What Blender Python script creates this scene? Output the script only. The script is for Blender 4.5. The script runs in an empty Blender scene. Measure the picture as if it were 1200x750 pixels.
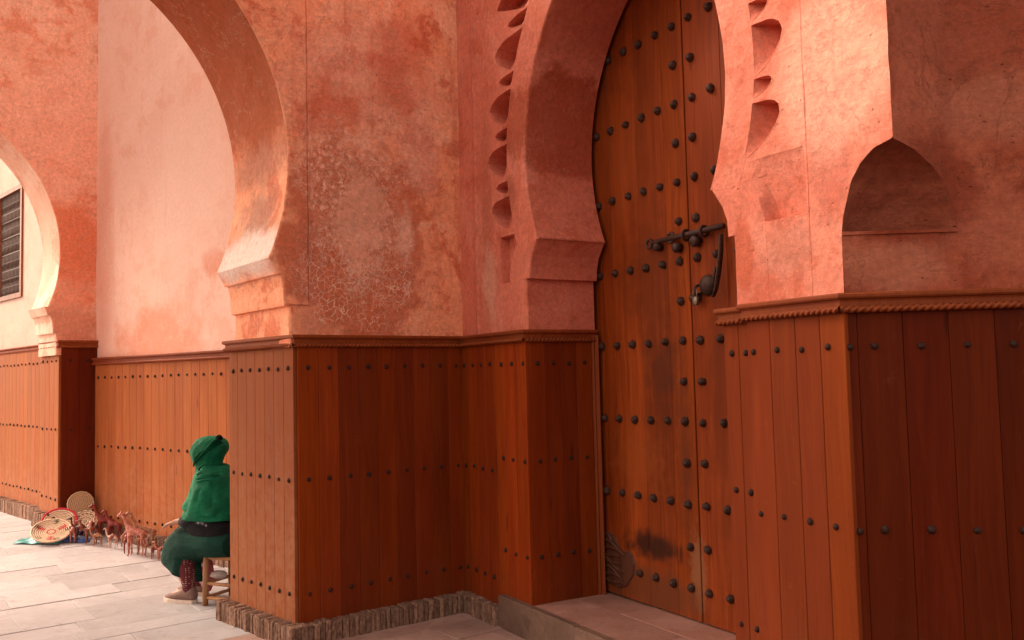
import bpy, math, random
import numpy as np
from mathutils import Vector, Matrix, noise as mnoise

random.seed(7)
SC = bpy.context.scene
COL = SC.collection
PI = math.pi

# ------------------------------------------------------------------ camera
TILT = math.atan(65.6/1050.0); ROLL = math.atan(.024)
cam_d = bpy.data.cameras.new("camera"); cam = bpy.data.objects.new("camera", cam_d)
COL.objects.link(cam); SC.camera = cam
cam_d.sensor_width = 36.0; cam_d.lens = 31.5; cam_d.clip_start = .05; cam_d.clip_end = 2000
_c, _s = math.cos(TILT), math.sin(TILT)
fw = Vector((0, _c, _s)); rt = Vector((1, 0, 0)); up = Vector((0, -_s, _c))
cr, sr = math.cos(ROLL), math.sin(ROLL)
R_ = cr*rt - sr*up; U_ = sr*rt + cr*up
cam.matrix_world = Matrix(((R_.x, U_.x, -fw.x, 0), (R_.y, U_.y, -fw.y, 0), (R_.z, U_.z, -fw.z, 1.5), (0, 0, 0, 1)))

# ------------------------------------------------------------------ light
SUN_EL = math.radians(38); SUN_AZ = (-.93, .36)
w = bpy.data.worlds.new("World"); SC.world = w; w.use_nodes = True
nt = w.node_tree; bg = nt.nodes['Background']
sky = nt.nodes.new('ShaderNodeTexSky'); sky.sky_type = 'NISHITA'; sky.sun_disc = False
sky.sun_elevation = SUN_EL; sky.sun_rotation = math.atan2(SUN_AZ[0], SUN_AZ[1])
sky.dust_density = 4.0; sky.ozone_density = .4
hs = nt.nodes.new('ShaderNodeHueSaturation'); hs.inputs['Saturation'].default_value = .25
tint = nt.nodes.new('ShaderNodeMix'); tint.data_type = 'RGBA'; tint.blend_type = 'MULTIPLY'; tint.inputs[0].default_value = 1
tint.inputs[7].default_value = (1.0, .80, .64, 1)
nt.links.new(sky.outputs[0], hs.inputs['Color']); nt.links.new(hs.outputs[0], tint.inputs[6])
nt.links.new(tint.outputs[2], bg.inputs[0]); bg.inputs[1].default_value = .15
sl = bpy.data.lights.new("sun", 'SUN'); sl.energy = 0.62; sl.angle = math.radians(14); sl.color = (1, .84, .68)
so = bpy.data.objects.new("sun", sl); COL.objects.link(so)
sv = Vector((SUN_AZ[0]*math.cos(SUN_EL), SUN_AZ[1]*math.cos(SUN_EL), math.sin(SUN_EL)))
so.rotation_euler = sv.to_track_quat('Z', 'Y').to_euler(); so.location = (-8, 8, 9)
SC.view_settings.view_transform = 'Standard'; SC.view_settings.look = 'None'
SC.view_settings.exposure = 1.6; SC.view_settings.gamma = 1
SC.render.engine = 'CYCLES'
try:
    SC.cycles.max_bounces = 8; SC.cycles.diffuse_bounces = 6
except Exception: pass

# ------------------------------------------------------------------ plan
def V2(x, y): return np.array([x, y], float)
def unit(a): a = np.array(a, float); return a/np.linalg.norm(a)
A = V2(-1.272, 5.18); B = V2(-1.878, 5.83); C = V2(-.35, 5.90); R1 = V2(1.18, 3.225); R2 = V2(1.822, 3.174)
f1 = unit(C-A); i1 = V2(-f1[1], f1[0])             # arch 1: along the front, inwards
dd = unit(R1-C); mm = V2(-dd[1], dd[0])            # door wall: along, inwards
W2 = V2(-4.30, 8.46); K = V2(-4.055, 8.65); L0 = V2(-2.367, 7.334)
def F(s, w_, z): p = A+s*f1+w_*i1; return (p[0], p[1], z)
def D(s, w_, z): p = C+s*dd+w_*mm; return (p[0], p[1], z)
def smooth(x): x = max(0., min(1., x)); return x*x*(3-2*x)
def gh(x, y):                                       # ground height: the alley climbs a little past the second arch
    p = V2(x, y)-A; t = min(1., max(0., (float(p@i1)-.5)/4.2)); return .155*t*t

# ------------------------------------------------------------------ object helpers
def empty(name, loc, label=None, cat=None, group=None, rz=0, kind=None):
    o = bpy.data.objects.new(name, None); COL.objects.link(o); o.location = loc; o.rotation_euler = (0, 0, rz)
    o.empty_display_size = .1
    tag(o, label, cat, group, kind); return o
def tag(o, label=None, cat=None, group=None, kind=None):
    if label: o['label'] = label
    if cat: o['category'] = cat
    if group: o['group'] = group
    if kind: o['kind'] = kind
    return o
def mesh(name, v, f, mats=None, smooth_=False, fm=None):
    me = bpy.data.meshes.new(name); me.from_pydata([tuple(map(float, q)) for q in v], [], [tuple(q) for q in f])
    if mats is not None:
        for m_ in (mats if isinstance(mats, (list, tuple)) else [mats]): me.materials.append(m_)
    if fm is not None: me.polygons.foreach_set('material_index', fm)
    if smooth_: me.polygons.foreach_set('use_smooth', [True]*len(me.polygons))
    me.update(); return me
def link(name, me, parent=None, loc=(0, 0, 0), rz=0):
    o = bpy.data.objects.new(name, me); COL.objects.link(o)
    o.location = loc; o.rotation_euler = (0, 0, rz)
    if parent is not None: o.parent = parent
    return o
def wobj(name, v, f, mat, parent=None, smooth_=False, fm=None, **kw):      # v in world coordinates
    off = np.array(parent.location) if parent is not None else np.zeros(3)
    v = np.array(v, float).reshape(-1, 3)-off
    o = link(name, mesh(name, v, f, mat, smooth_, fm), parent); tag(o, **kw); return o
class MB:
    def __init__(s): s.v = []; s.f = []; s.m = []
    def add(s, v, f, mi=0):
        n = len(s.v); s.v += [tuple(q) for q in v]; s.f += [tuple(i+n for i in q) for q in f]; s.m += [mi]*len(f); return s
def boxvf(x0, x1, y0, y1, z0, z1, bev=0):
    if not bev:
        v = [(x, y, z) for z in (z0, z1) for y in (y0, y1) for x in (x0, x1)]
        return v, [(0, 2, 3, 1), (4, 5, 7, 6), (0, 1, 5, 4), (2, 6, 7, 3), (0, 4, 6, 2), (1, 3, 7, 5)]
    b = bev
    v = []; f = []
    for z, q in ((z0, b), (z0+b, 0), (z1-b, 0), (z1, b)):
        e = b-q if False else q
        v += [(x0+b+e*.0, y0+e, z), (x1-b, y0+e, z), (x1-e, y0+b, z), (x1-e, y1-b, z), (x1-b, y1-e, z), (x0+b, y1-e, z), (x0+e, y1-b, z), (x0+e, y0+b, z)]
    for k in range(3):
        for i in range(8):
            j = (i+1) % 8; f.append((k*8+i, k*8+j, k*8+8+j, k*8+8+i))
    f.append(tuple(range(7, -1, -1))); f.append(tuple(range(24, 32)))
    return v, f
def tube(path, rad, n=8, cap=True, flat=1.0):
    P = [Vector(p) for p in path]; rad = rad if hasattr(rad, '__len__') else [rad]*len(P)
    v = []; f = []; up0 = None
    for i, p in enumerate(P):
        t = (P[min(i+1, len(P)-1)]-P[max(i-1, 0)]).normalized()
        if up0 is None:
            up0 = Vector((0, 0, 1)) if abs(t.z) < .9 else Vector((1, 0, 0))
        a = t.cross(up0)
        if a.length < 1e-4: a = t.cross(Vector((0, 1, 0)))
        a.normalize(); b = a.cross(t).normalized(); up0 = b
        for k in range(n):
            q = 2*PI*k/n; v.append(tuple(p+a*math.cos(q)*rad[i]+b*math.sin(q)*rad[i]*flat))
    for i in range(len(P)-1):
        for k in range(n):
            j = (k+1) % n; f.append((i*n+k, i*n+j, (i+1)*n+j, (i+1)*n+k))
    if cap: f.append(tuple(range(n-1, -1, -1))); f.append(tuple(range((len(P)-1)*n, len(P)*n)))
    return v, f
def lathe(prof, n=12, axis='z', c=(0, 0, 0)):
    v = []; f = []
    for r, h in prof:
        for k in range(n):
            q = 2*PI*k/n; x, y = r*math.cos(q), r*math.sin(q)
            p = (x, y, h) if axis == 'z' else ((x, h, y) if axis == 'y' else (h, x, y))
            v.append((p[0]+c[0], p[1]+c[1], p[2]+c[2]))
    for i in range(len(prof)-1):
        for k in range(n):
            j = (k+1) % n; f.append((i*n+k, i*n+j, (i+1)*n+j, (i+1)*n+k))
    f.append(tuple(range(n-1, -1, -1))); f.append(tuple(range((len(prof)-1)*n, len(prof)*n)))
    return v, f
def torus(R, r, c=(0, 0, 0), n=20, m_=8, axis='z', a0=0, a1=2*PI):
    closed = abs(a1-a0-2*PI) < 1e-6; v = []; f = []; N = n if closed else n+1
    for i in range(N):
        q = a0+(a1-a0)*i/n
        for k in range(m_):
            t = 2*PI*k/m_; x = (R+r*math.cos(t))*math.cos(q); y = (R+r*math.cos(t))*math.sin(q); z = r*math.sin(t)
            p = (x, y, z) if axis == 'z' else ((x, z, y) if axis == 'y' else (z, x, y))
            v.append((p[0]+c[0], p[1]+c[1], p[2]+c[2]))
    for i in range(n):
        i2 = (i+1) % N if closed else i+1
        for k in range(m_):
            k2 = (k+1) % m_; f.append((i*m_+k, i*m_+k2, i2*m_+k2, i2*m_+k))
    return v, f
def grid_faces(nr, nc, flip=False, off=0):
    f = []
    for i in range(nr-1):
        for j in range(nc-1):
            a = off+i*nc+j; q = (a, a+1, a+nc+1, a+nc); f.append(q[::-1] if flip else q)
    return f

# ------------------------------------------------------------------ material helpers
class NT:
    def __init__(s, name):
        s.m = bpy.data.materials.new(name); s.m.use_nodes = True; s.t = s.m.node_tree; s.b = s.t.nodes['Principled BSDF']
        s.pos = s.t.nodes.new('ShaderNodeNewGeometry').outputs['Position']
        tc = s.t.nodes.new('ShaderNodeTexCoord'); s.obj = tc.outputs['Object']
        oi = s.t.nodes.new('ShaderNodeObjectInfo'); s.rnd = oi.outputs['Random']
    def l(s, a, b): s.t.links.new(a, b)
    def inp(s, sock, val):
        if isinstance(val, (int, float)): sock.default_value = val
        elif isinstance(val, (tuple, list)):
            sock.default_value = tuple(val) if len(sock.default_value) == len(val) else tuple(val)+(1,)
        else: s.l(val, sock)
    def math(s, op, a, b=0., clamp=False):
        n = s.t.nodes.new('ShaderNodeMath'); n.operation = op; n.use_clamp = clamp; s.inp(n.inputs[0], a); s.inp(n.inputs[1], b); return n.outputs[0]
    def vm(s, op, a, b=(0, 0, 0)):
        n = s.t.nodes.new('ShaderNodeVectorMath'); n.operation = op; s.inp(n.inputs[0], a); s.inp(n.inputs[1], b)
        return n.outputs['Value'] if op in ('LENGTH', 'DOT_PRODUCT', 'DISTANCE') else n.outputs[0]
    def noise(s, vec, scale, detail=4, rough=.55, dist=0., w=None):
        n = s.t.nodes.new('ShaderNodeTexNoise')
        if w is not None: n.noise_dimensions = '4D'; s.inp(n.inputs['W'], w)
        s.inp(n.inputs['Vector'], vec); n.inputs['Scale'].default_value = scale; n.inputs['Detail'].default_value = detail
        n.inputs['Roughness'].default_value = rough; n.inputs['Distortion'].default_value = dist; return n.outputs['Fac']
    def vor(s, vec, scale, feat='F1', rnd=1., out='Distance'):
        n = s.t.nodes.new('ShaderNodeTexVoronoi'); n.feature = feat; s.inp(n.inputs['Vector'], vec); n.inputs['Scale'].default_value = scale
        n.inputs['Randomness'].default_value = rnd; return n.outputs[out]
    def mr(s, v, a, b, c=0., d=1., sm=False):
        n = s.t.nodes.new('ShaderNodeMapRange'); s.inp(n.inputs[0], v)
        if sm: n.interpolation_type = 'SMOOTHSTEP'
        for i, q in enumerate((a, b, c, d)): s.inp(n.inputs[i+1], q)
        return n.outputs[0]
    def mix(s, fac, a, b, bt='MIX'):
        n = s.t.nodes.new('ShaderNodeMix'); n.data_type = 'RGBA'; n.blend_type = bt; s.inp(n.inputs[0], fac); s.inp(n.inputs[6], a); s.inp(n.inputs[7], b); return n.outputs[2]
    def bump(s, h, strength, dist=.01, nrm=None):
        n = s.t.nodes.new('ShaderNodeBump'); n.inputs['Strength'].default_value = strength; n.inputs['Distance'].default_value = dist
        s.inp(n.inputs['Height'], h)
        if nrm is not None: s.l(nrm, n.inputs['Normal'])
        return n.outputs[0]
    def fin(s, col, rough=.8, nrm=None, spec=.3, metal=0.):
        s.inp(s.b.inputs['Base Color'], col); s.inp(s.b.inputs['Roughness'], rough)
        s.b.inputs['Specular IOR Level'].default_value = spec; s.b.inputs['Metallic'].default_value = metal
        if nrm is not None: s.l(nrm, s.b.inputs['Normal'])
        return s.m
def blotch(n, c, r, amp=.5, sc=6., soft=.25, seedoff=0., det=6):
    """mask 1 inside an ellipsoid round c with a ragged outline"""
    v = n.vm('SUBTRACT', n.pos, tuple(c)); v = n.vm('MULTIPLY', v, (1/r[0], 1/r[0], 1/r[1])); dlen = n.vm('LENGTH', v)
    q = n.vm('ADD', n.pos, (seedoff, seedoff*2, 0)); nz = n.noise(q, sc, det, .62)
    dlen = n.math('ADD', dlen, n.math('MULTIPLY', n.math('SUBTRACT', nz, .5), amp*2))
    return n.mr(dlen, 1-soft, 1+soft*.3, 1, 0, True)

def plaster(name, base, pale, dark, feats=(), scale=1., mott=1., seed=0., bumpy=1.):
    n = NT(name)
    p = n.vm('ADD', n.pos, (seed, seed*1.7, seed*.6))
    a = n.noise(p, 1.3*scale, 8, .66, .7); b = n.noise(p, 3.6*scale, 8, .68, .3)
    st = n.noise(n.vm('MULTIPLY', p, (7, 7, .9)), 1.6, 5, .6); fine = n.noise(p, 34, 6, .7); vfine = n.noise(p, 150, 3, .7)
    col = n.mix(n.mr(a, .47, .62, 0, .8*mott, True), base, pale)
    col = n.mix(n.mr(b, .51, .60, 0, .75*mott, True), col, dark)
    col = n.mix(n.mr(st, .55, .70, 0, .4*mott, True), col, dark)
    c2 = n.noise(n.vm('ADD', p, (9, 3, 5)), 8*scale, 8, .72, .5)
    col = n.mix(n.mr(c2, .56, .66, 0, .35*mott, True), col, pale)
    h = n.math('ADD', n.math('MULTIPLY', n.noise(p, 5, 4), 1.0), n.math('ADD', n.math('MULTIPLY', fine, .20), n.math('MULTIPLY', vfine, .03)))
    h = n.math('ADD', h, n.math('MULTIPLY', b, .35))
    tr = n.noise(n.vm('MULTIPLY', n.vm('ADD', p, (3, 1, 2)), (9, 9, 34)), 1.0, 6, .65, 1.0)
    h = n.math('ADD', h, n.math('MULTIPLY', tr, .16))
    for k, ft in enumerate(feats):
        kind = ft[0]
        if kind == 'tone':
            _, c, r, cc, st_, amp, sc, soft = ft
            m_ = n.math('MULTIPLY', blotch(n, c, r, amp, sc, soft, seed+k*3.1), st_); col = n.mix(m_, col, cc)
        elif kind == 'salt':      # pale efflorescence that breaks into flakes
            _, c, r, cc, st_ = ft
            m_ = blotch(n, c, r, 1.1, 5.5, .35, seed+k*3.1)
            q = n.noise(n.vm('MULTIPLY', p, (1, 1, 1.5)), 20, 8, .78, 1.8)
            q2 = n.math('ABSOLUTE', n.math('SUBTRACT', q, .5))
            fl = n.math('MAXIMUM', n.mr(q2, .0, .030, 1, 0), n.mr(n.noise(n.vm('ADD', p, (1, 5, 2)), 34, 9, .85, .4), .50, .55, 0, 1))
            m_ = n.math('MULTIPLY', n.math('MULTIPLY', m_, fl), st_); col = n.mix(m_, col, cc)
            h = n.math('ADD', h, n.math('MULTIPLY', m_, .05))
        elif kind == 'craq':      # net of pale hairline cracks
            _, c, r, cc, st_, sc = ft
            m_ = blotch(n, c, r, 1.1, 5, .4, seed+k*3.1)
            wv = n.t.nodes.new('ShaderNodeTexNoise'); n.l(n.pos, wv.inputs['Vector']); wv.inputs['Scale'].default_value = 9; wv.inputs['Detail'].default_value = 4
            q = n.vm('ADD', p, n.vm('MULTIPLY', wv.outputs['Color'], (.12, .12, .12)))
            e = n.vor(q, sc, 'DISTANCE_TO_EDGE')
            gap = n.mr(n.noise(p, 7, 3), .34, .48)
            ln = n.math('MULTIPLY', n.mr(e, .0, .07, 1, 0, True), gap)
            m_ = n.math('MULTIPLY', n.math('MULTIPLY', m_, ln), st_); col = n.mix(m_, col, cc)
            h = n.math('ADD', h, n.math('MULTIPLY', m_, .08))
    pit = n.vor(n.vm('ADD', p, (2, 2, 2)), 26, 'F1'); pm_ = n.math('MULTIPLY', n.mr(pit, .05, .16, 1, 0), n.mr(n.noise(p, 6, 3), .52, .62))
    h = n.math('SUBTRACT', h, n.math('MULTIPLY', pm_, .35)); col = n.mix(n.math('MULTIPLY', pm_, .35), col, dark)
    edge = n.math('ABSOLUTE', n.math('SUBTRACT', n.noise(n.vm('ADD', p, (6, 2, 9)), 2.4*scale, 9, .62, .4), .52))
    pe = n.mr(edge, .0, .006, .5, 0); col = n.mix(pe, col, pale); h = n.math('ADD', h, n.math('MULTIPLY', pe, .2))
    dr = n.noise(n.vm('MULTIPLY', p, (30, 30, 1.2)), 1.0, 5, .7); col = n.mix(n.math('MULTIPLY', n.mr(dr, .58, .70, 0, .5), n.mr(a, .45, .6)), col, dark)
    # hairline cracks and trowel scratches everywhere
    sc_ = n.noise(n.vm('MULTIPLY', n.vm('ADD', p, (4, 8, 1)), (5, 5, 16)), 1.2, 3, .5, 2.0)
    ln = n.math('MULTIPLY', n.mr(n.math('ABSOLUTE', n.math('SUBTRACT', sc_, .5)), 0, .0035, 1, 0), n.mr(n.noise(p, 2.2, 2), .5, .6))
    col = n.mix(n.math('MULTIPLY', ln, .45), col, dark)
    h = n.math('SUBTRACT', h, n.math('MULTIPLY', ln, .15))
    gk = .35 if bumpy < .6 else 1.
    g = n.math('MULTIPLY', n.mr(fine, .3, .7, 1-.20*gk, 1+.18*gk), n.mr(n.noise(p, 90, 4, .75), .3, .7, 1-.12*gk, 1+.12*gk)); cmb = n.t.nodes.new('ShaderNodeCombineXYZ')
    for i in range(3): n.l(g, cmb.inputs[i])
    col = n.mix(1., col, cmb.outputs[0], 'MULTIPLY')
    nr = n.bump(h, .85*bumpy, .022)
    return n.fin(col, n.mr(b, .3, .7, .62, .9), nr, .25)

def wood(name, c1, c2, c3, rough=.45, vary=.5, dirt=None, grain=1., feats=(), spec=.4):
    n = NT(name)
    off = n.math('MULTIPLY', n.rnd, 37.0)
    cb = n.t.nodes.new('ShaderNodeCombineXYZ'); n.l(off, cb.inputs[0]); n.l(off, cb.inputs[2])
    p = n.vm('ADD', n.obj, cb.outputs[0])
    warp = n.noise(n.vm('MULTIPLY', p, (2, 2, .8)), 1.5, 2)
    cb2 = n.t.nodes.new('ShaderNodeCombineXYZ'); n.l(n.math('MULTIPLY', warp, .12), cb2.inputs[0])
    q = n.vm('ADD', p, cb2.outputs[0])
    g1 = n.noise(n.vm('MULTIPLY', q, (26, 26, 1.0)), 1.4, 6, .62, .3)
    g2 = n.noise(n.vm('MULTIPLY', q, (140, 140, 2.2)), 1.0, 4, .6)
    col = n.mix(n.mr(g1, .34, .66), c1, c2)
    col = n.mix(n.mr(g2, .5, .74, 0, .5*grain), col, c3)
    big = n.noise(n.vm('MULTIPLY', p, (3, 3, .7)), 1.3, 3)
    col = n.mix(n.mr(big, .42, .62, 0, .35), col, c3)
    h2 = n.math('FRACT', n.math('MULTIPLY', n.rnd, 7.31)); h3 = n.math('FRACT', n.math('MULTIPLY', n.rnd, 3.77))
    bc = n.t.nodes.new('ShaderNodeHueSaturation'); n.l(col, bc.inputs['Color'])
    n.l(n.mr(n.rnd, 0, 1, 1-vary, 1+vary*.85), bc.inputs['Value']); n.l(n.mr(h2, 0, 1, .4975, .5025), bc.inputs['Hue']); n.l(n.mr(h3, 0, 1, .985, 1.0), bc.inputs['Saturation'])
    col = bc.outputs[0]
    kn = n.vor(n.vm('MULTIPLY', p, (5.5, 5.5, 1.1)), 1.0); col = n.mix(n.mr(kn, .03, .085, .55, 0, True), col, tuple(x*.35 for x in c3))
    stk = n.noise(n.vm('MULTIPLY', n.pos, (38, 38, 1.7)), 1.0, 5, .7); col = n.mix(n.mr(stk, .60, .72, 0, .45), col, tuple(x*.5 for x in c3))
    scf = n.noise(n.vm('MULTIPLY', n.pos, (14, 14, 5)), 1.0, 7, .78, 1.2); col = n.mix(n.mr(scf, .62, .70, 0, .35), col, tuple(min(1, x*1.35+.02) for x in c2))
    if dirt:
        zz = n.t.nodes.new('ShaderNodeSeparateXYZ'); n.l(n.pos, zz.inputs[0])
        wv = n.noise(n.pos, 6, 6, .7); lev = n.math('ADD', zz.outputs[2], n.math('MULTIPLY', n.math('SUBTRACT', wv, .5), 1.4))
        m_ = n.mr(lev, dirt[1], dirt[2], dirt[3], 0, True)
        m_ = n.math('MULTIPLY', m_, n.mr(n.noise(n.pos, 16, 5, .7), .35, .6)); col = n.mix(m_, col, dirt[0])
    for k, ft in enumerate(feats):
        _, c, r, cc, st_, amp, sc, soft = ft
        m_ = n.math('MULTIPLY', blotch(n, c, r, amp, sc, soft, k*3.1), st_); col = n.mix(m_, col, cc)
    h = n.math('ADD', n.math('MULTIPLY', g2, .5), n.math('MULTIPLY', g1, .6))
    nr = n.bump(h, .22*grain, .004)
    return n.fin(col, n.mr(g1, .3, .7, rough-.08, rough+.14), nr, spec)

def cloth(name, c1, c2, sc=60, rough=.85, sheen=.3):
    n = NT(name); a = n.noise(n.obj, 9, 4); b = n.noise(n.obj, sc*6, 3)
    col = n.mix(n.mr(a, .35, .65), c1, c2); wv = n.noise(n.vm('MULTIPLY', n.vm('ADD', n.obj, n.vm('MULTIPLY', n.obj, (0, 0, 0))), (7, 7, 16)), 1.3, 4, .55, 1.6)
    nr = n.bump(wv, .45, .03); nr = n.bump(b, .35, .002, nr)
    col = n.mix(n.mr(wv, .35, .65, .12, 0), col, tuple(x*.5 for x in c1)+(1,))
    m_ = n.fin(col, rough, nr, .2); n.b.inputs['Sheen Weight'].default_value = sheen; n.b.inputs['Sheen Tint'].default_value = (c2[0], c2[1], c2[2], 1); return m_
def plain(name, c, rough=.6, metal=0, spec=.4, var=.25, sc=30, bump_=.2):
    n = NT(name); a = n.noise(n.obj, sc, 5, .6); d_ = tuple(x*(1-var) for x in c); e = tuple(min(1, x*(1+var)) for x in c)
    col = n.mix(n.mr(a, .35, .65), d_, e); nr = n.bump(a, bump_, .003); return n.fin(col, rough, nr, spec, metal)

# ------------------------------------------------------------------ materials
def sp(q): return q
PB_, PP_, PD_ = (.88, .36, .20), (.93, .51, .34), (.62, .155, .075)
def Fp(s, z): return F(s, .04, z)
def Dp(s, z): return D(s, .05, z)
feats_pier = [
    ('tone', Fp(.55, 3.35), (.70, .50), (.74, .34, .24), .7, .7, 4.0, .7),
    ('tone', Fp(.30, 3.15), (.20, .22), (.60, .15, .075), .75, 1.0, 6.0, .6),
    ('tone', Fp(.75, 3.55), (.24, .40), (.60, .15, .075), .65, 1.0, 6.0, .6),
    ('tone', Fp(.44, 2.38), (.58, .66), (.54, .138, .066), .85, .75, 4.2, .22),
    ('tone', Fp(.95, 2.92), (.17, .26), (.74, .34, .25), .7, .6, 5.0, .6),
    ('tone', Fp(.13, 2.1), (.12, .5), (.56, .20, .13), .6, .9, 7.0, .8),
    ('salt', Fp(.42, 2.74), (.46, .40), (.94, .54, .40), .85),
    ('salt', Fp(.46, 2.45), (.30, .46), (.94, .54, .40), .9),
    ('tone', Fp(.47, 2.50), (.19, .34), (.92, .46, .32), .85, 1.3, 9.0, .35),
    ('tone', Fp(.80, 2.42), (.07, .20), (.82, .46, .34), .8, .9, 10.0, .5),
    ('craq', Fp(.45, 2.12), (.50, .34), (.88, .58, .45), .95, 24.),
    ('craq', Fp(.72, 2.16), (.32, .28), (.80, .46, .34), .8, 40.),
]
feats_rev = [
    ('tone', F(-.45, .45, 3.75), (1.2, 1.10), (.37, .082, .026), .95, .3, 3.5, .3),  # dark soffit: shade painted in along with dirt
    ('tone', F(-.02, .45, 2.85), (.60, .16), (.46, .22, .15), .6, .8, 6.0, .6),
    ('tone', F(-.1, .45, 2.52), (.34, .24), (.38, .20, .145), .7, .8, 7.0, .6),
    ('tone', F(-.1, .45, 2.28), (.70, .17), (.84, .70, .64), .9, .6, 5.0, .5),  # pale arch foot: light from upper left painted into the plaster
]
M_pier = plaster("terracotta_plaster_patched", PB_, PP_, PD_, feats_pier, seed=1.3, mott=1.15)
M_pier_rev = plaster("shaded_dirty_arch_plaster", PB_, PP_, PD_, feats_rev, seed=2.3)
feats_door = [
    ('tone', D(.83, .35, 3.0), (.44, .34), (.36, .070, .030), .8, .50, 7.0, .16),
    ('tone', D(1.2, .35, 3.7), (.5, .45), (.42, .11, .060), .7, .35, 3.0, .5),
    ('tone', Dp(3.03, 2.22), (.11, .20), (.48, .135, .090), .75, .45, 8.0, .4),
    ('tone', Dp(3.05, 2.60), (.30, .36), (.72, .36, .26), .7, .35, 4.0, .4),
    ('tone', Dp(2.56, 1.98), (.07, .16), (.50, .11, .055), .85, .5, 9.0, .3),
    ('tone', Dp(2.80, 1.98), (.16, .12), (.50, .20, .14), .6, .6, 12.0, .5),
    ('tone', Dp(.62, 2.60), (.09, .13), (.36, .10, .055), .7, .6, 9.0, .4),
    ('tone', Dp(.33, 2.5), (.08, .8), (.44, .13, .075), .6, .5, 6.0, .5),
    ('tone', Dp(.35, 2.1), (.10, .26), (.74, .42, .31), .5, .7, 11.0, .5),
]
M_door = plaster("rose_plaster", (.60, .175, .112), (.70, .265, .185), (.50, .115, .062), feats_door, mott=.8, seed=4.1, bumpy=.8)
feats_long = [
    ('tone', (-3.25, 8.0, 1.85), (.85, .42), (.68, .27, .17), .8, .8, 4.0, .6),
    ('tone', (-2.55, 7.45, 2.52), (.22, .14), (.68, .26, .16), .75, .5, 6.0, .4),
    ('tone', (-2.9, 7.75, 3.2), (.8, .9), (.82, .60, .51), .8, .4, 2.0, .6),
    ('tone', (-3.95, 8.6, 2.9), (.22, 1.6), (.68, .34, .25), .7, .4, 3.0, .6),
]
M_long = plaster("faded_pink_plaster", (.78, .52, .43), (.82, .60, .51), (.72, .38, .27), feats_long, mott=.6, seed=8.2, bumpy=.5)
feats_p2 = [
    ('tone', (-4.2, 8.5, 2.85), (.5, .55), (.72, .20, .095), .85, .6, 5.0, .5),
    ('tone', (-4.2, 8.5, 4.0), (.6, .75), (.90, .46, .33), .8, .6, 4.0, .6),
    ('tone', (-4.75, 8.85, 2.5), (.45, .55), (.82, .66, .54), .8, .4, 4.0, .5),
    ('tone', (-4.2, 8.5, 2.1), (.4, .2), (.56, .22, .14), .7, .4, 4.0, .5),
]
M_p2 = plaster("orange_red_plaster", (.84, .40, .27), (.88, .50, .36), (.72, .24, .13), feats_p2, seed=11.7)
M_cream = plaster("cream_plaster", (.60, .42, .345), (.64, .48, .41), (.54, .35, .27), [], mott=.5, seed=3.3, bumpy=.4)
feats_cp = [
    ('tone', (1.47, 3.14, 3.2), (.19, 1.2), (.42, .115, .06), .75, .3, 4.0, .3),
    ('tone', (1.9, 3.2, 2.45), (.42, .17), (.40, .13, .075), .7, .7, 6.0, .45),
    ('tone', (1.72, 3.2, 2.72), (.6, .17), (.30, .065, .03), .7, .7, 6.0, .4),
    ('tone', (1.5, 3.15, 2.1), (.25, .25), (.22, .035, .012), .8, .5, 5.0, .35),  # darker round the niche, its shade put into the colour
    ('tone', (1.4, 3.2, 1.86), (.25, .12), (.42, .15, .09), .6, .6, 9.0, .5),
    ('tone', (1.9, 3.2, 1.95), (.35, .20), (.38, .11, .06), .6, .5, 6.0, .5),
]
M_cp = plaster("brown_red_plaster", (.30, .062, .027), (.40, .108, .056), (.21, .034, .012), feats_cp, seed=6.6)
WL = wood("cedar_planks_light", (.30, .080, .021), (.38, .115, .032), (.23, .054, .012), .6, .10, ((.40, .17, .09), .2, 1.0, .5), spec=.1)
WJ = wood("cedar_planks_weathered", (.225, .055, .0135), (.285, .080, .022), (.17, .036, .008), .62, .07, ((.27, .11, .055), .3, 1.5, .8), spec=.08)
WF = wood("cedar_planks_varnished", (.205, .028, .0022), (.265, .043, .0038), (.13, .0135, .0011), .55, .34, ((.15, .04, .018), -.3, .6, .5), spec=.10)
WR = wood("cedar_planks_orange", (.18, .030, .0050), (.23, .044, .0080), (.14, .021, .0035), .6, .08, ((.14, .05, .025), -.2, .7, .5), spec=.08)
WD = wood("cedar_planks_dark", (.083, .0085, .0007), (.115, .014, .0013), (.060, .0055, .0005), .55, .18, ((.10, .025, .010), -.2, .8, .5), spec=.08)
WT = wood("trim_wood", (.20, .040, .009), (.26, .058, .014), (.13, .022, .005), .55, .1, None, spec=.15)
DF = [('tone', D(1.38, .58, 1.50), (.17, .30), (.075, .018, .007), .75, 1.0, 9., .9),
      ('tone', D(1.55, .58, 1.10), (.07, .65), (.09, .022, .008), .6, .9, 9., .8),
      ('tone', D(1.26, .58, .53), (.30, .085), (.030, .010, .006), .9, .8, 12., .6),
      ('tone', D(1.15, .58, 1.00), (.28, .22), (.30, .070, .014), .45, .9, 14., .8),
      ('tone', D(1.0, .58, 2.9), (.35, .60), (.26, .060, .014), .4, .7, 6., .8),
      ('tone', D(1.62, .58, .45), (.07, .25), (.26, .115, .055), .6, .9, 16., .5),
      ('tone', D(1.2, .58, .28), (.6, .15), (.12, .038, .016), .7, .7, 9., .6)]
DF += [('tone', D(1.30, .58, 2.05), (.30, .35), (.10, .018, .004), .55, 1.0, 10., .9), ('tone', D(1.85, .58, 1.3), (.10, 1.2), (.11, .02, .004), .5, 1.0, 8., .9), ('tone', D(1.0, .58, 3.5), (.4, .4), (.10, .018, .004), .5, 1.0, 8., .9)]
WDoor = wood("old_door_wood", (.205, .031, .0028), (.30, .054, .0058), (.085, .0110, .0014), .52, .16, None, 1.3, DF, spec=.12)
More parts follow.
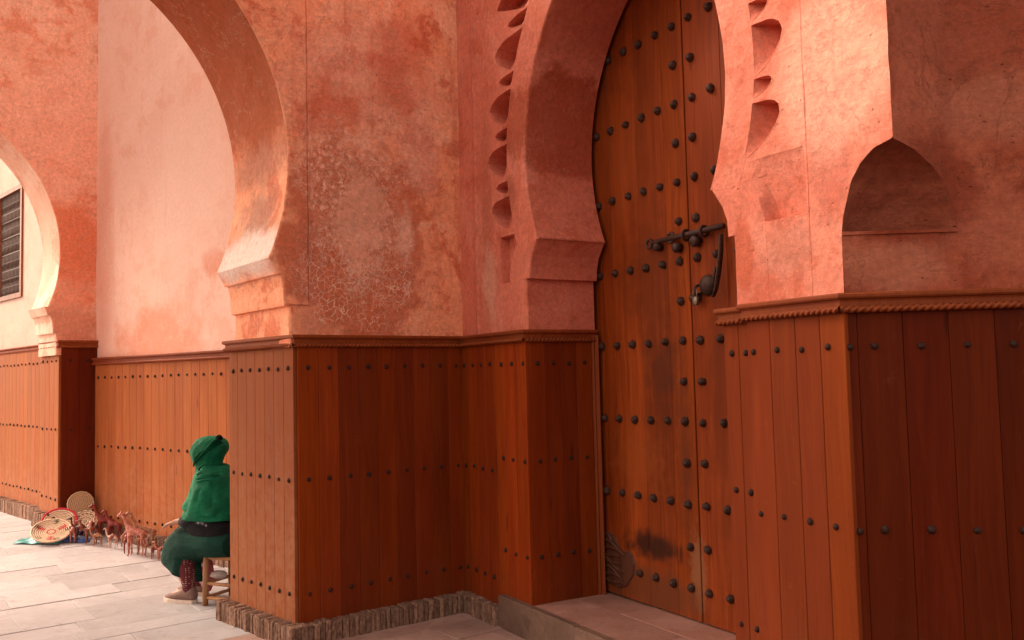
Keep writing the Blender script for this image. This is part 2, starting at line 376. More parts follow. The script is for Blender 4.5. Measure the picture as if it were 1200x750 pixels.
M_iron = plain("dark_iron", (.050, .024, .018), .55, .2, .3, .4, 60, .5)
M_stud = plain("rusty_stud_iron", (.032, .013, .009), .65, .1, .2, .4, 60, .5)
M_steel = plain("steel", (.22, .17, .13), .45, .7, .4, .15, 60, .1)
def brickmat():
    n = NT("kerb_brick"); off = n.math('MULTIPLY', n.rnd, 29.); cb = n.t.nodes.new('ShaderNodeCombineXYZ'); n.l(off, cb.inputs[0])
    p = n.vm('ADD', n.obj, cb.outputs[0]); a = n.noise(p, 38, 6, .75); b = n.noise(n.vm('MULTIPLY', p, (60, 60, 26)), 1, 5, .75)
    col = n.mix(n.mr(a, .35, .6), (.17, .085, .06), (.33, .20, .14)); col = n.mix(n.mr(b, .50, .66), col, (.10, .045, .03))
    hv = n.t.nodes.new('ShaderNodeHueSaturation'); n.l(col, hv.inputs['Color']); n.l(n.mr(n.rnd, 0, 1, .7, 1.25), hv.inputs['Value'])
    return n.fin(hv.outputs[0], .9, n.bump(n.math('ADD', a, b), .9, .012), .15)
M_brick = brickmat()
M_mortar = plain("mortar", (.10, .045, .032), .95, 0, .1, .3, 30, .8)
def stonemat(name, c1, c2, c3):
    n = NT(name); off = n.math('MULTIPLY', n.rnd, 29.); cb = n.t.nodes.new('ShaderNodeCombineXYZ'); n.l(off, cb.inputs[0])
    p = n.vm('ADD', n.obj, cb.outputs[0]); a = n.noise(p, 3, 8, .68, .5); b = n.noise(p, 11, 8, .72, .6); c = n.noise(p, 70, 4, .7)
    col = n.mix(n.mr(a, .40, .62), c1, c2); col = n.mix(n.mr(b, .56, .66, 0, .55), col, c3)
    vn = n.mr(n.math('ABSOLUTE', n.math('SUBTRACT', n.noise(p, 4.2, 4, .6, 2.2), .5)), 0, .008, .5, 0)
    col = n.mix(n.math('MULTIPLY', vn, n.mr(a, .45, .6)), col, c3)
    hv = n.t.nodes.new('ShaderNodeHueSaturation'); n.l(col, hv.inputs['Color']); n.l(n.mr(n.rnd, 0, 1, .86, 1.1), hv.inputs['Value'])
    h = n.math('ADD', n.math('MULTIPLY', b, .8), n.math('MULTIPLY', c, .25))
    return n.fin(hv.outputs[0], n.mr(b, .4, .65, .45, .8), n.bump(h, .35, .01), .35)
M_slab = stonemat("limestone_slab", (.39, .37, .375), (.46, .445, .455), (.29, .225, .21))
M_slab_shade = stonemat("pink_shaded_paving_slab", (.36, .22, .18), (.44, .29, .24), (.24, .125, .095))  # pinker stone, darkened too: painted shade before the pier and door
M_slab2 = stonemat("worn_pink_slab", (.33, .16, .12), (.41, .22, .175), (.21, .085, .06))
M_riser = stonemat("dark_step_stone", (.12, .065, .045), (.18, .105, .075), (.06, .028, .02))

# ------------------------------------------------------------------ ground, paving
gv = []; gx = np.concatenate([[-400, -120, -40, -16], np.arange(-9, 4.01, .5), [12, 40, 120, 400]])
gy = np.concatenate([[-400, -120, -40, -10], np.arange(-2, 14.01, .5), [22, 45, 120, 400]])
for y in gy:
    for x in gx: gv.append((x, y, gh(x, y)-.022))
wobj('ground', gv, grid_faces(len(gy), len(gx)), M_mortar, kind='structure')

pave = empty('pavement', (A[0], A[1], 0), kind='structure')
def slab_vf(u0, u1, v0, v1, fn, hf, th=.05, g=.0008, bev=.0012, wob=.0012):
    """slab with worn uneven edges, in a (u,v) frame -> world"""
    rr = lambda: random.uniform(-wob, wob)
    cs = [(u0+g+rr(), v0+g+rr()), (u1-g+rr(), v0+g+rr()), (u1-g+rr(), v1-g+rr()), (u0+g+rr(), v1-g+rr())]
    rim = []
    for i in range(4):
        a, b = cs[i], cs[(i+1) % 4]
        for t in (0, .33, .67):
            q = (a[0]+(b[0]-a[0])*t, a[1]+(b[1]-a[1])*t)
            if t: q = (q[0]+rr()*.5, q[1]+rr()*.5)
            rim.append(q)
    cu, cv = (u0+u1)/2, (v0+v1)/2; dz = random.uniform(-.003, .003)
    v = []
    for ins, z in ((0, -th), (0, -bev), (bev, 0)):
        for q in rim:
            l_ = math.hypot(q[0]-cu, q[1]-cv); k = 1-ins*1.3/l_
            uu, vv = cu+(q[0]-cu)*k, cv+(q[1]-cv)*k; w_ = fn(uu, vv)
            v.append((w_[0], w_[1], hf(w_[0], w_[1])+z+dz))
    N = len(rim); f = []
    for r in range(2):
        for i in range(N): j = (i+1) % N; f.append((r*N+i, r*N+j, (r+1)*N+j, (r+1)*N+i))
    f.append(tuple(range(2*N, 3*N))); return v, f
def FUV(u, v): p = A+u*f1+v*i1; return (p[0], p[1])
vrows = [-1.5, -1.18, -.85, -.52, -.22, .1, .42, .68, .95, 1.17, 1.43, 1.80, 2.05, 2.32, 2.60, 2.88, 3.2, 3.48, 3.8, 4.1, 4.42, 4.75]
while vrows[-1] < 8: vrows.append(vrows[-1]+.33)
cnt = 0; far = MB()
for r in range(len(vrows)-1):
    v0, v1 = vrows[r], vrows[r+1]; u = -5.2-random.uniform(0, .5)
    umax = 1.3 if v0 < 0 else 1.05
    if v0 > 1: umax = .95
    while u < umax:
        L = random.choice([.42, .55, .62, .70, .8])
        sv_, sf_ = slab_vf(u, u+L, v0, v1, FUV, gh)
        cx, cy, _ = np.mean(sv_, axis=0)
        vis = (abs(cx/cy+.05) < .66) and cy > 4.4
        if vis and cnt < 290:
            c0 = np.array([cx, cy, 0]); me = mesh('paving_slab', np.array(sv_)-c0, sf_, M_slab_shade if (u+L > .15 and v0 < .2) or v0 < -.5 else M_slab)
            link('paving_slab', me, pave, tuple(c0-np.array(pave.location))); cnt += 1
        else: far.add(sv_, sf_)
        u += L
wobj('distant_paving', far.v, far.f, M_slab, pave, kind='stuff')

# ------------------------------------------------------------------ generic wainscot pieces
def studmesh(r, h, n=7, name='stud', mat=None):
    prof = [(r*.86, 0), (r, h*.12), (r*.93, h*.38), (r*.55, h*.85), (r*.12, h)]
    v, f = lathe(prof, n, 'y'); v = [(x, -y, z) for x, y, z in v]; f = [q[::-1] for q in f]
    return mesh(name, v, f, mat or M_stud)
ST = studmesh(.0135, .011, 8, 'stud')
def plankmesh(wd, z0, z1, mat, th=.02):
    b = .0022; g = .0006
    v = []; f = []
    prof = [(g, 0), (g, -th+b), (g+b, -th), (wd/2, -th-.0004), (wd-g-b, -th), (wd-g, -th+b), (wd-g, 0)]   # y negative = outward
    for z in (z0, z1):
        for x, y in prof: v.append((x, y, z))
    N = len(prof)
    for i in range(N-1): f.append((i, i+1, N+i+1, N+i))
    f.append((N-1, 0, N, 2*N-1)); f.append(tuple(range(N-1, -1, -1))); f.append(tuple(range(N, 2*N)))
    return mesh('plank', v, f, mat)
def panel(thing, P0, P1, z0, z1, widths, mat, rows, stud_off=.5, jitter=.004, rowoff=None):
    """planks from P0 to P1 (outside is to the right of P0->P1 ... i.e. towards local -y)"""
    P0 = np.array(P0, float); P1 = np.array(P1, float); t = unit(P1-P0); ang = math.atan2(t[1], t[0]); L = np.linalg.norm(P1-P0)
    if not hasattr(widths, '__len__'):
        n_ = max(1, round(L/widths)); widths = [L/n_]*n_
    x = 0; cache = {}
    for k, wd in enumerate(widths):
        key = round(wd, 4)
        if key not in cache: cache[key] = plankmesh(wd, z0, z1, mat)
        p = P0+t*x
        o = link('plank', cache[key], thing, (p[0]-thing.location[0], p[1]-thing.location[1], -thing.location[2]), ang)
        so_ = stud_off if not callable(stud_off) else stud_off(k)
        if so_ is not None:
            xs = wd*so_ if so_ < 1 else so_
            for z in rows:
                s_ = link('stud', ST, o, (xs+random.uniform(-jitter, jitter), -.0205, z+random.uniform(-jitter, jitter))); k_ = random.uniform(.88, 1.18); s_.scale = (k_*random.uniform(.9, 1.1), k_, k_); s_.rotation_euler = (random.uniform(-.12, .12), random.uniform(0, 6), random.uniform(-.12, .12))
        x += wd
TP = [(-.03, 1.772), (.026, 1.771), (.032, 1.765), (.032, 1.756), (.028, 1.750), (.019, 1.747), (.016, 1.740), (.016, 1.722), (.010, 1.714), (.006, 1.700), (-.01, 1.700)]
def miter(pts, o):
    """offset polyline outward (to the right side of travel) by o"""
    out = []
    for i, p in enumerate(pts):
        ns = []
        if i > 0: t = unit(pts[i]-pts[i-1]); ns.append(V2(t[1], -t[0]))
        if i < len(pts)-1: t = unit(pts[i+1]-pts[i]); ns.append(V2(t[1], -t[0]))
        n = unit(sum(ns)); k = 1/max(.3, n@ns[0]); out.append(np.array(p)+n*o*k)
    return out
def trim(thing, pts, dz=0, mat=None, rope=True, step=.0028, segs=None):
    pts = [np.array(p, float) for p in pts]
    segs = segs or range(len(pts)-1)
    for i in segs:
        v = []
        for o, z in TP:
            q = miter(pts, o); v.append((q[i][0], q[i][1], z+dz)); v.append((q[i+1][0], q[i+1][1], z+dz))
        N = len(TP); f = [(2*k, 2*k+1, 2*((k+1) % N)+1, 2*((k+1) % N)) for k in range(N)]
        f.append(tuple(range(0, 2*N, 2))); f.append(tuple(range(2*N-1, 0, -2)))
        wobj('trim_rail', v, f, mat or WT, thing)
    if rope:
        q = miter(pts, .020); rv = []; rf = []
        for i in segs:
            a, b = q[i], q[i+1]; L = np.linalg.norm(b-a); t = (b-a)/L; nn = V2(t[1], -t[0]); n_ = int(L/step)+1; base = len(rv); M_ = 12
            for k in range(n_+1):
                p = a+t*L*k/n_; ph = 2*PI*(L*k/n_)/.026
                for j in range(M_):
                    th = 2*PI*j/M_; rr = .0112*(.62+.60*abs(math.cos(th-ph*.5))**1.3)
                    rv.append((p[0]+nn[0]*rr*math.cos(th), p[1]+nn[1]*rr*math.cos(th), 1.711+dz+rr*math.sin(th)))
            for k in range(n_):
                for j in range(M_):
                    j2 = (j+1) % M_; rf.append((base+k*M_+j, base+k*M_+j2, base+(k+1)*M_+j2, base+(k+1)*M_+j))
        wobj('rope_moulding', rv, rf, mat or WT, thing, smooth_=True)
def prism(name, poly, z0, z1, mat, thing):
    n = len(poly); v = [(p[0], p[1], z0) for p in poly]+[(p[0], p[1], z1) for p in poly]
    f = [(i, (i+1) % n, n+(i+1) % n, n+i) for i in range(n)]+[tuple(range(n-1, -1, -1)), tuple(range(n, 2*n))]
    return wobj(name, v, f, mat, thing)
def kerb(thing, P0, P1, h=.115, dep=.075, wd=.034, z0=0., cap0=0.):
    P0 = np.array(P0, float); P1 = np.array(P1, float); t = unit(P1-P0); n = V2(t[1], -t[0]); L = np.linalg.norm(P1-P0); x = -cap0; ang = math.atan2(t[1], t[0])
    while x < L-.01:
        b = min(wd*random.uniform(.75, 1.3), L-x); hh = h*random.uniform(.96, 1.04); d0 = dep+random.uniform(-.005, .005)
        v, f = boxvf(.0015, b-.0015, -d0, .03, -.03, hh, .006)
        v = [(q[0]+random.uniform(-.0025, .0025), q[1]+random.uniform(-.004, .004), q[2]+random.uniform(-.004, .004)) for q in v]
        p = P0+t*x; g = gh(p[0]+n[0]*.1, p[1]+n[1]*.1)
        link('kerb_brick', mesh('kerb_brick', v, f, M_brick), thing, (p[0]-thing.location[0], p[1]-thing.location[1], g+z0-thing.location[2]), ang)
        x += b
ROWS = (1.577, .927, .272)

# ------------------------------------------------------------------ arch builder
def arch_profile(half, cs, r, zc, imp):
    """right-hand curve as function inset(z): distance from half-width line towards the centre"""
    ztip, prof = imp
    def e(z):
        if z >= ztip:
            q = r*r-(z-zc)**2
            return half-(math.sqrt(max(q, 0))-cs) if q > 0 else half+1
        zs_ = [p[0] for p in prof]; es = [p[1] for p in prof]
        return float(np.interp(z, zs_, es))
    return e

def face_side(P, cx, sgn, e, half, zs, cols_fn, dep_fn, s_end_fn, w0):
    """front plaster face beside an arch; P(s,w,z) maps to world. returns verts, faces"""
    v = []; nc = None; bend = []
    for z in zs:
        se = cx+sgn*(half-e(z))
        cols = cols_fn(z); nc = len(cols)+3
        send = s_end_fn(z)
        last = se+sgn*cols[-1][0]
        row = [(se+sgn*o, dep) for o, dep in cols]
        for k in range(1, 4): row.append((last+(send-last)*k/3, dep_fn(last+(send-last)*k/3, z)))
        for s, dp in row: v.append(P(s, w0+dp, z))
    f = grid_faces(len(zs), nc, flip=(sgn < 0))
    return v, f

def DD(s, w_): p = C+s*dd+w_*mm; return p
# ================================================================== ARCH 1 PIER
pier = empty('arched_pier', (A[0]+.2, A[1]+.3, 0), 'mottled terracotta pier carrying the big horseshoe arch beside the seated woman, cedar planks below', 'pier')
r1, zc1 = 1.45, 2.80
IMP1 = (2.215, [(1.6, 0), (1.940, 0.0), (1.941, .026), (1.96, .030), (2.05, .034), (2.125, .052), (2.126, .074), (2.145, .080), (2.2149, .124)])
e1 = arch_profile(0.0, -0.0, r1, zc1, IMP1)
def e1f(z):
    if z >= 2.215: return r1-math.sqrt(max(r1*r1-(z-zc1)**2, 0))
    return float(np.interp(z, [p[0] for p in IMP1[1]], [p[1] for p in IMP1[1]]))
TOP = 5.5; TOPA = 4.62  # TOPA: unseen top of the arch wall, cut low to let the sun over
def zlist(a, b, step, extra=()):
    z = list(np.arange(a, b, step))+[b]+list(extra); return sorted(set(round(float(q), 5) for q in z))
zs1 = zlist(1.70, 4.24, .04, (1.939, 1.9401, 1.9411, 2.124, 2.1251, 2.1261, 2.2149, 2.2151))
zs1 += [4.2495]
def cols1(z):
    c = [(0, .012), (.004, .005), (.012, .001), (.03, 0), (.06, 0)]
    return c
def groove(s, z, s0=.122, zb=1.955):
    d_ = 0
    if z > zb and abs(s-s0) < .005: d_ = .008
    return d_
def jit(p, a=.0012, k=9):
    n = mnoise.noise_vector(Vector(p)*k); return (p[0]+n.x*a, p[1]+n.y*a, p[2]+n.z*a)
def pier_front():
    mb = MB()
    # right part
    fine = [0, .004, .012, .03, .06]
    S = [.09, .1165, .118, .122, .126, .1275, .16]
    rows = []
    for z in zs1:
        se = -e1f(z); row = [(se+o, d_) for o, d_ in ((0, .012), (.004, .005), (.012, .001), (.03, 0))]
        dgv = .010 if z > 1.956 else 0
        lines = [.06, .1165, .118, .122, .126, .1275, .16, .4, .8, 1.30]
        dl = [0, 0, dgv, dgv, dgv, -.004 if z > 1.956 else 0, 0, 0, 0, 0]
        for s, d_ in zip(lines, dl): row.append((s, d_))
        for s, d_ in row: mb.v.append(jit(F(s, .04+d_, z), .003, 8))
    mb.f += grid_faces(len(zs1), len(row))
    # horizontal bottom of the groove
    # left spandrel up to the other springing (mirror)
    n0 = len(mb.v); cen = -r1; LE = -4.6
    for z in zs1:
        se = 2*cen+e1f(z); row = [(se-o, d_) for o, d_ in ((0, .012), (.004, .005), (.012, .001), (.03, 0))]+[(-3.4, 0), (LE, 0)]
        for s, d_ in row: mb.v.append(F(s, .04+d_, z))
    mb.f += grid_faces(len(zs1), len(row), True, n0)
    # above the crown
    n0 = len(mb.v)
    for z in (4.2495, TOPA):
        for s in (LE, -3.4, cen, -.5, .1165, .118, .126, .1275, .5, 1.30): mb.v.append(F(s, .04, z))
    mb.f += grid_faces(2, 10, False, n0)
    # back face
    n0 = len(mb.v)
    for z in zs1:
        for s in (-e1f(z), .2, 1.3): mb.v.append(F(s, .885, z))
    mb.f += grid_faces(len(zs1), 3, True, n0); n0 = len(mb.v)
    for z in zs1:
        for s in (LE, 2*cen+e1f(z)): mb.v.append(F(s, .885, z))
    mb.f += grid_faces(len(zs1), 2, True, n0); n0 = len(mb.v)
    for z in (4.2495, TOPA):
        for s in (LE, cen, 1.3): mb.v.append(F(s, .885, z))
    mb.f += grid_faces(2, 3, True, n0)
    return mb
mb = pier_front(); wobj('plaster_face', mb.v, mb.f, M_pier, pier)
def reveal(P, pts, ws, name, mat, thing, flip=False, jt=.003):
    v = []
    for s, z in pts:
        for k, w_ in enumerate(ws):
            q = P(s, w_, z); v.append(jit(q, jt if 0 < k < len(ws)-1 else 0, 4))
    return wobj(name, v, grid_faces(len(pts), len(ws), flip), mat, thing, smooth_=False)
zr = zlist(1.70, 4.24, .05, (1.939, 1.9401, 1.9411, 2.05, 2.124, 2.1251, 2.1261, 2.2149, 2.2151))
pr = [(-e1f(z), z) for z in zr]
ang_top = math.asin((4.24-zc1)/r1)
pts1 = pr+[(-r1+r1*math.cos(a), zc1+r1*math.sin(a)) for a in np.linspace(ang_top, PI-ang_top, 9)[1:-1]]+[(-2*r1+e1f(z), z) for z in zr[::-1]]
o = reveal(F, pts1, [.052, .06, .2, .4, .6, .8, .877, .885], 'arch_reveal', M_pier_rev, pier)
def smooth_part(o, zmin):
    me = o.data
    for p in me.polygons:
        if p.center.z+o.parent.location[2] > zmin: p.use_smooth = True
smooth_part(o, 2.2151)
# groove bottom line (L shape)
v, f = boxvf(0, .125, 0, .006, 0, .006); 
# ledge that closes the sunk border at its foot
gp = A+f1*.0+i1*.0385
wobj('border_ledge', [F(-.005, .028, 1.948), F(.125, .028, 1.948), F(.125, .028, 1.9555), F(-.005, .028, 1.9555), F(-.005, .06, 1.945), F(.125, .06, 1.945), F(.125, .06, 1.9585), F(-.005, .06, 1.9585)],
     [(0, 1, 2, 3), (0, 4, 5, 1), (3, 2, 6, 7), (0, 3, 7, 4), (1, 5, 6, 2)], M_pier, pier)
ins = .05
Bb = B
core1 = [A+f1*.045+i1*.03, C-f1*.0+i1*.03+f1*.1, C+f1*.1+i1*.86, B+f1*.0+V2(.06, -.02)]
prism('masonry_core', core1, -.05, 1.735, M_mortar, pier)
# other side of the arch (outside the picture)
prism('far_leg', [A+f1*(-2*r1-.02)+i1*.05, A+f1*(-2*r1-.02)+i1*.88, A+f1*(-4.6)+i1*.88, A+f1*(-4.6)+i1*.05], -.05, 1.75, M_pier, pier)
iJ = unit(A-B); nJ = V2(iJ[1], -iJ[0]); nF = V2(f1[1], -f1[0])
def shrink(p, n1_, n2_, o):  # move corner inward by o against both outward normals
    M_ = np.array([n1_, n2_]); return np.array(p)+np.linalg.solve(M_, np.array([-o, -o]))
Aw = shrink(A, nJ, nF, .025+.02-.02)
Bw = B-nJ*.025+iJ*.02
panel(pier, B-nJ*.045+iJ*.02, shrink(A, nJ, nF, .045), .10, 1.71, [.105]+[.118]*6+[.035] if False else .124, WJ, ROWS)
nD = V2(dd[1], -dd[0])
panel(pier, shrink(A, nJ, nF, .045), shrink(C, nF, nD, .045), .10, 1.71, .1285, WF, ROWS)
nBk = -nF
trim(pier, [B-nJ*.025+iJ*.02+V2(.25, .19), B-nJ*.025+iJ*.015, shrink(A, nJ, nF, .032), shrink(C, nF, nD, .032), DD(.42, .03)], segs=[0, 1, 2])
kerb(pier, B-nJ*.02+iJ*.03, A-nJ*.02, cap0=.05)
kerb(pier, A-nF*.02-f1*.055, C-nF*.02+f1*.02)

# ================================================================== DOOR WALL
dw = empty('doorway_wall', (C[0]+.3, C[1]-.3, 0), 'rose plaster wall round the studded door, horseshoe arch with lobed carving, step and planks below', 'wall')
CX = 1.652; HF = .858; r2, zc2 = 1.138, 2.79; cso = .300   # half-width of the bulge .838
IMP2 = (2.285, [(1.6, 0.0), (2.066, 0.0), (2.067, .036), (2.085, .036), (2.14, .044), (2.20, .066), (2.26, .108), (2.2845, .128)])
def e2f(z):
    if z >= 2.285: return HF-(math.sqrt(max(r2*r2-(z-zc2)**2, 0))-cso)
    return float(np.interp(z, [p[0] for p in IMP2[1]], [p[1] for p in IMP2[1]]))
LOB = []
for k in range(5):
    LOB.append((2.372+.325*k, 2.592+.325*k, 1.0, .0)); LOB.append((2.612+.325*k, 2.690+.325*k, .62, 0))
UX = [0, .015, .06, .16, .32, .5, .68, .85, 1.0]; UY = [0, .50, .74, .92, 1.0, .93, .74, .42, 0]
def lobe(z):
    for a, b, amp, _ in LOB:
        if a <= z <= b:
            u = (b-z)/(b-a); return amp*float(np.interp(u, UX, UY))
    return 0.
def lobe_d(z):
    for a, b, amp, _ in LOB:
        if a <= z <= b: return max(0, 1-((b-z)/(b-a))**1.3)**.8
    return 0.
def cosf(z): return 1/math.sqrt(max(.25, 1-((z-zc2)/r2)**2)) if z > zc2 else 1.
def cols2(side):
    tip, bulge, fr = (.215, .235, .655) if side < 0 else (.178, .155, None)
    def fn(z):
        k = cosf(z); tp = tip*k; lb = lobe(z); ob = tp+.002+bulge*lb*k
        dm = .17
        c = [(0, .013), (.004, .005), (.012, .001), (.035, 0), (.08, 0), (tp*.8, 0), (tp, 0)]
        n = 9
        for i in range(1, n+1):
            o = tp+(ob-tp)*i/n; d_ = dm*min(1., (o-tp)/(.70*bulge))*lobe_d(z)*(1 if lb > .02 else 0)
            # scoop towards the top of each lobe
            c.append((o, d_))
        c.append((ob+.0015, 0)); c.append((ob+.006, -.0015)); c.append((ob+.012, 0))
        return c
    return fn
extra2 = (2.0655, 2.0661, 2.0671, 2.2844, 2.2851)
zs2 = zlist(1.70, 3.86, .006, extra2)
for a, b, _, _ in LOB: zs2 += [a-.0004, b+.0004, b-.001]
zs2 = sorted(set(round(z, 5) for z in zs2 if z <= 3.86))
SR_z = [1.70, 1.996, 1.998, 2.05, 2.103, 2.179, 2.23, 2.274, 2.290, 2.2905, 9]; SR_s = [3.07, 3.07, 3.0705, 3.080, 3.099, 3.126, 3.167, 3.227, 3.305, 3.306, 3.306]
def sendR(z): return float(np.interp(z, SR_z, SR_s))
def build_side(side):
    mb = MB(); cf = cols2(side); n0 = 0; rows = 0
    for z in zs2:
        se = CX+side*(HF-e2f(z)); c = cf(z); row = []
        for o, d_ in c:
            s = se+side*o; row.append((s, d_))
        last = row[-1][0]
        if side > 0:
            # sunk panel under the lobes, frame line, corner
            end = sendR(z); fl = 2.925
            pts = [last+(2.895-last)*k/10 for k in range(1, 11)]+[2.903, 2.911, fl-.006, fl-.002, fl+.002, fl+.006, fl+.02]
            for s in pts:
                d_ = 0
                if abs(s-fl) < .003: d_ = .002+.004*max(0, mnoise.noise(Vector((0, 3, z*3))))
                elif s > fl: d_ = -.005
                row.append((min(s, end), d_))
            for k in (1, 2, 3): row.append((min(fl, end)+.02+(end-fl-.02)*k/3 if end > fl+.02 else end, -.005 if k < 3 else -.004))
            # sunk panel
            if 2.098 < z < 2.36:
                lim = float(np.interp(z, [2.098, 2.2, 2.30, 2.36], [2.672, 2.668, 2.640, 2.61])); dp_ = .050*(1-(z-2.098)/.262)**.8
                row = [(s, max(d_, dp_*smooth((s-lim)/.05)*smooth((2.912-s)/.012)) if lim < s < 2.912 else d_) for s, d_ in row]
        else:
            end = -.08; fl = .205
            pts = ([min(last-.001, .556), .545, .505, .497, .40, .30] if z < 2.362 else [last+(fl-last)*k/7 for k in range(1, 7)])+[fl+.006, fl+.002, fl-.004, fl-.012, fl-.06, end]
            for s in pts: row.append((s, -.016 if s < fl and s > fl-.05 else 0))
            if 2.066 < z < 2.352:
                row = [(s, .06 if .50 < s < .572 else d_) for s, d_ in row]
        for s, d_ in row: mb.v.append(jit(D(s, .05+d_, z), .0028, 9))
        rows += 1; nc = len(row)
    mb.f += grid_faces(rows, nc, side < 0)
    return mb
# order of travel: along +s the outside is to the right (towards -w)
for side in (1, -1):
    mb = build_side(side)
    wobj('carved_plaster_face', mb.v, mb.f, M_door, dw)
cv = []
for z in (3.86, TOP):
    for s in (-.08, .7, 1.3, CX, 2.0, 2.6, 3.306): cv.append(D(s, .05, z))
# crown between the last row and the apex
zt = zlist(3.80, 3.888, .01)
mb = MB(); mb.add(cv, grid_faces(2, 7))
wobj('upper_plaster', mb.v, mb.f, M_door, dw)
prism('wall_top', [DD(-.6, .06), DD(3.4, .06), DD(3.4, 1.0), DD(-.6, 1.0)], TOP-.12, TOP-.06, M_door, dw)
prism('masonry_core', [DD(-.5, .055), DD(-.12, .055), DD(-.12, .9), DD(-.5, .9)], -.05, TOP-.12, M_door, dw)
zr2 = zlist(1.70, 3.88, .04, extra2+(2.085, 2.14, 2.17, 2.20, 2.23, 2.26))
pl = [(CX-(HF-e2f(z)), z) for z in zr2]; prr = [(CX+(HF-e2f(z)), z) for z in zr2[::-1]]
o = reveal(D, pl+prr, [.063, .07, .16, .28, .40, .50, .53], 'arch_reveal', M_door, dw, flip=True, jt=.004); smooth_part(o, 2.286)
# wall behind the arch round the door (rebate)
mbk = MB(); n0 = 0
for z in zr2: mbk.v += [D(CX-(HF-e2f(z))-.14, .535, z), D(CX-(HF-e2f(z)), .53, z)]
mbk.f += grid_faces(len(zr2), 2)
n0 = len(mbk.v)
for z in zr2: mbk.v += [D(CX+(HF-e2f(z)), .53, z), D(CX+(HF-e2f(z))+.14, .535, z)]
mbk.f += grid_faces(len(zr2), 2, False, n0)
wobj('rebate', mbk.v, mbk.f, M_door, dw)
# masonry cores below the plaster
prism('masonry_core', [C-dd*.05+mm*.075, C+dd*(.77)+mm*.075, C+dd*.77+mm*.52, C-dd*.05+mm*.52], -.05, 1.735, M_mortar, dw)
prism('masonry_core', [C+dd*2.50+mm*.075, C+dd*3.05+mm*.075, C+dd*3.05+mm*.60, C+dd*2.50+mm*.60], -.05, 1.735, M_mortar, dw)
prism('masonry_core', [C-dd*.1+mm*.64, C+dd*3.3+mm*.64, C+dd*3.3+mm*.9, C-dd*.1+mm*.9], -.05, 5.36, M_door, dw)
prism('masonry_core', [DD(2.66, .58), DD(3.3, .58), DD(3.3, .63), DD(2.66, .63)], -.05, 5.36, M_door, dw)
# planks: first field, set-back strip, reveal
pA = C+mm*.03+f1*0; 
ROWS2 = (1.570, 1.003, .452)
def DD(s, w_): p = C+s*dd+w_*mm; return p
panel(dw, shrink(C, nF, nD, .045), DD(.42, .045), .10, 1.71, .13, WF, ROWS, .62)
panel(dw, DD(.42, .050), DD(.80, .050), .17, 1.70, [.12, .12, .14], WF, ROWS2, .8)
panel(dw, DD(.78, .052), DD(.78, .495), .17, 1.70, .105, WF, ROWS2, .5)
prism('vertical_moulding', [DD(.78, .497), DD(.81, .497), DD(.815, .505), DD(.81, .513), DD(.825, .518), DD(.83, .527), DD(.825, .536), DD(.78, .545)], .17, 1.735, WT, dw)
trim(dw, [shrink(A, nJ, nF, .032), shrink(C, nF, nD, .032), DD(.42, .03), DD(.792, .032), DD(.792, .53)], -.002, segs=[1, 2, 3])
panel(dw, DD(2.42, .080), DD(2.592, .080), .17, 1.70, [.086, .086], WR, ROWS2, .5)
panel(dw, DD(2.592, .045), DD(3.082, .045)-unit(R1-C)*.0, .10, 1.71, [.124, .131, .120, .115], WR, ROWS, .29)
d3 = unit(R2-R1); n3 = V2(d3[1], -d3[0]); nD = V2(dd[1], -dd[0])
trim(dw, [DD(2.42, .3), DD(2.42, .065), DD(2.592, .065)], -.006)
R3 = R1+d3*2.2
trim(dw, [DD(2.592, .10), DD(2.592, .032), shrink(R1, nD, n3, .028), R3-n3*.028], segs=[0, 1])
# right jamb reveal planks (mostly turned away)
panel(dw, DD(2.42, .50), DD(2.42, .08), .17, 1.70, .105, WR, ROWS2, .5)
kerb(dw, DD(.02, .04), DD(.47, .04))
# threshold platform
def DUV(u, v): p = C+u*dd+v*mm; return (p[0], p[1])
pz = .185
us = [.475, 1.05, 1.75, 2.25, 2.9]; 
for k in range(4):
    for (a, b) in ((.03, .34), (.34, .72)):
        off = 0.18 if a > .1 else 0
        u0 = us[k]+(off if k else 0); u1 = us[k+1]+(off if k < 3 else 0)
        v, f = slab_vf(u0, u1, a, b, DUV, lambda x, y: pz, .04, .0006, .003, .0015)
        wobj('platform_slab', v, f, M_slab2, dw)
prism('platform_core', [DD(.48, .03), DD(3.0, .03), DD(3.0, .9), DD(.48, .9)], -.05, pz-.012, M_mortar, dw)
for a, b in ((.475, 1.3), (1.3, 2.2), (2.2, 3.0)):
    v, f = slab_vf(a, b, -.012, .034, DUV, lambda x, y: pz+.002, .22, .001, .007, .003); wobj('step_stone', v, f, M_riser, dw)

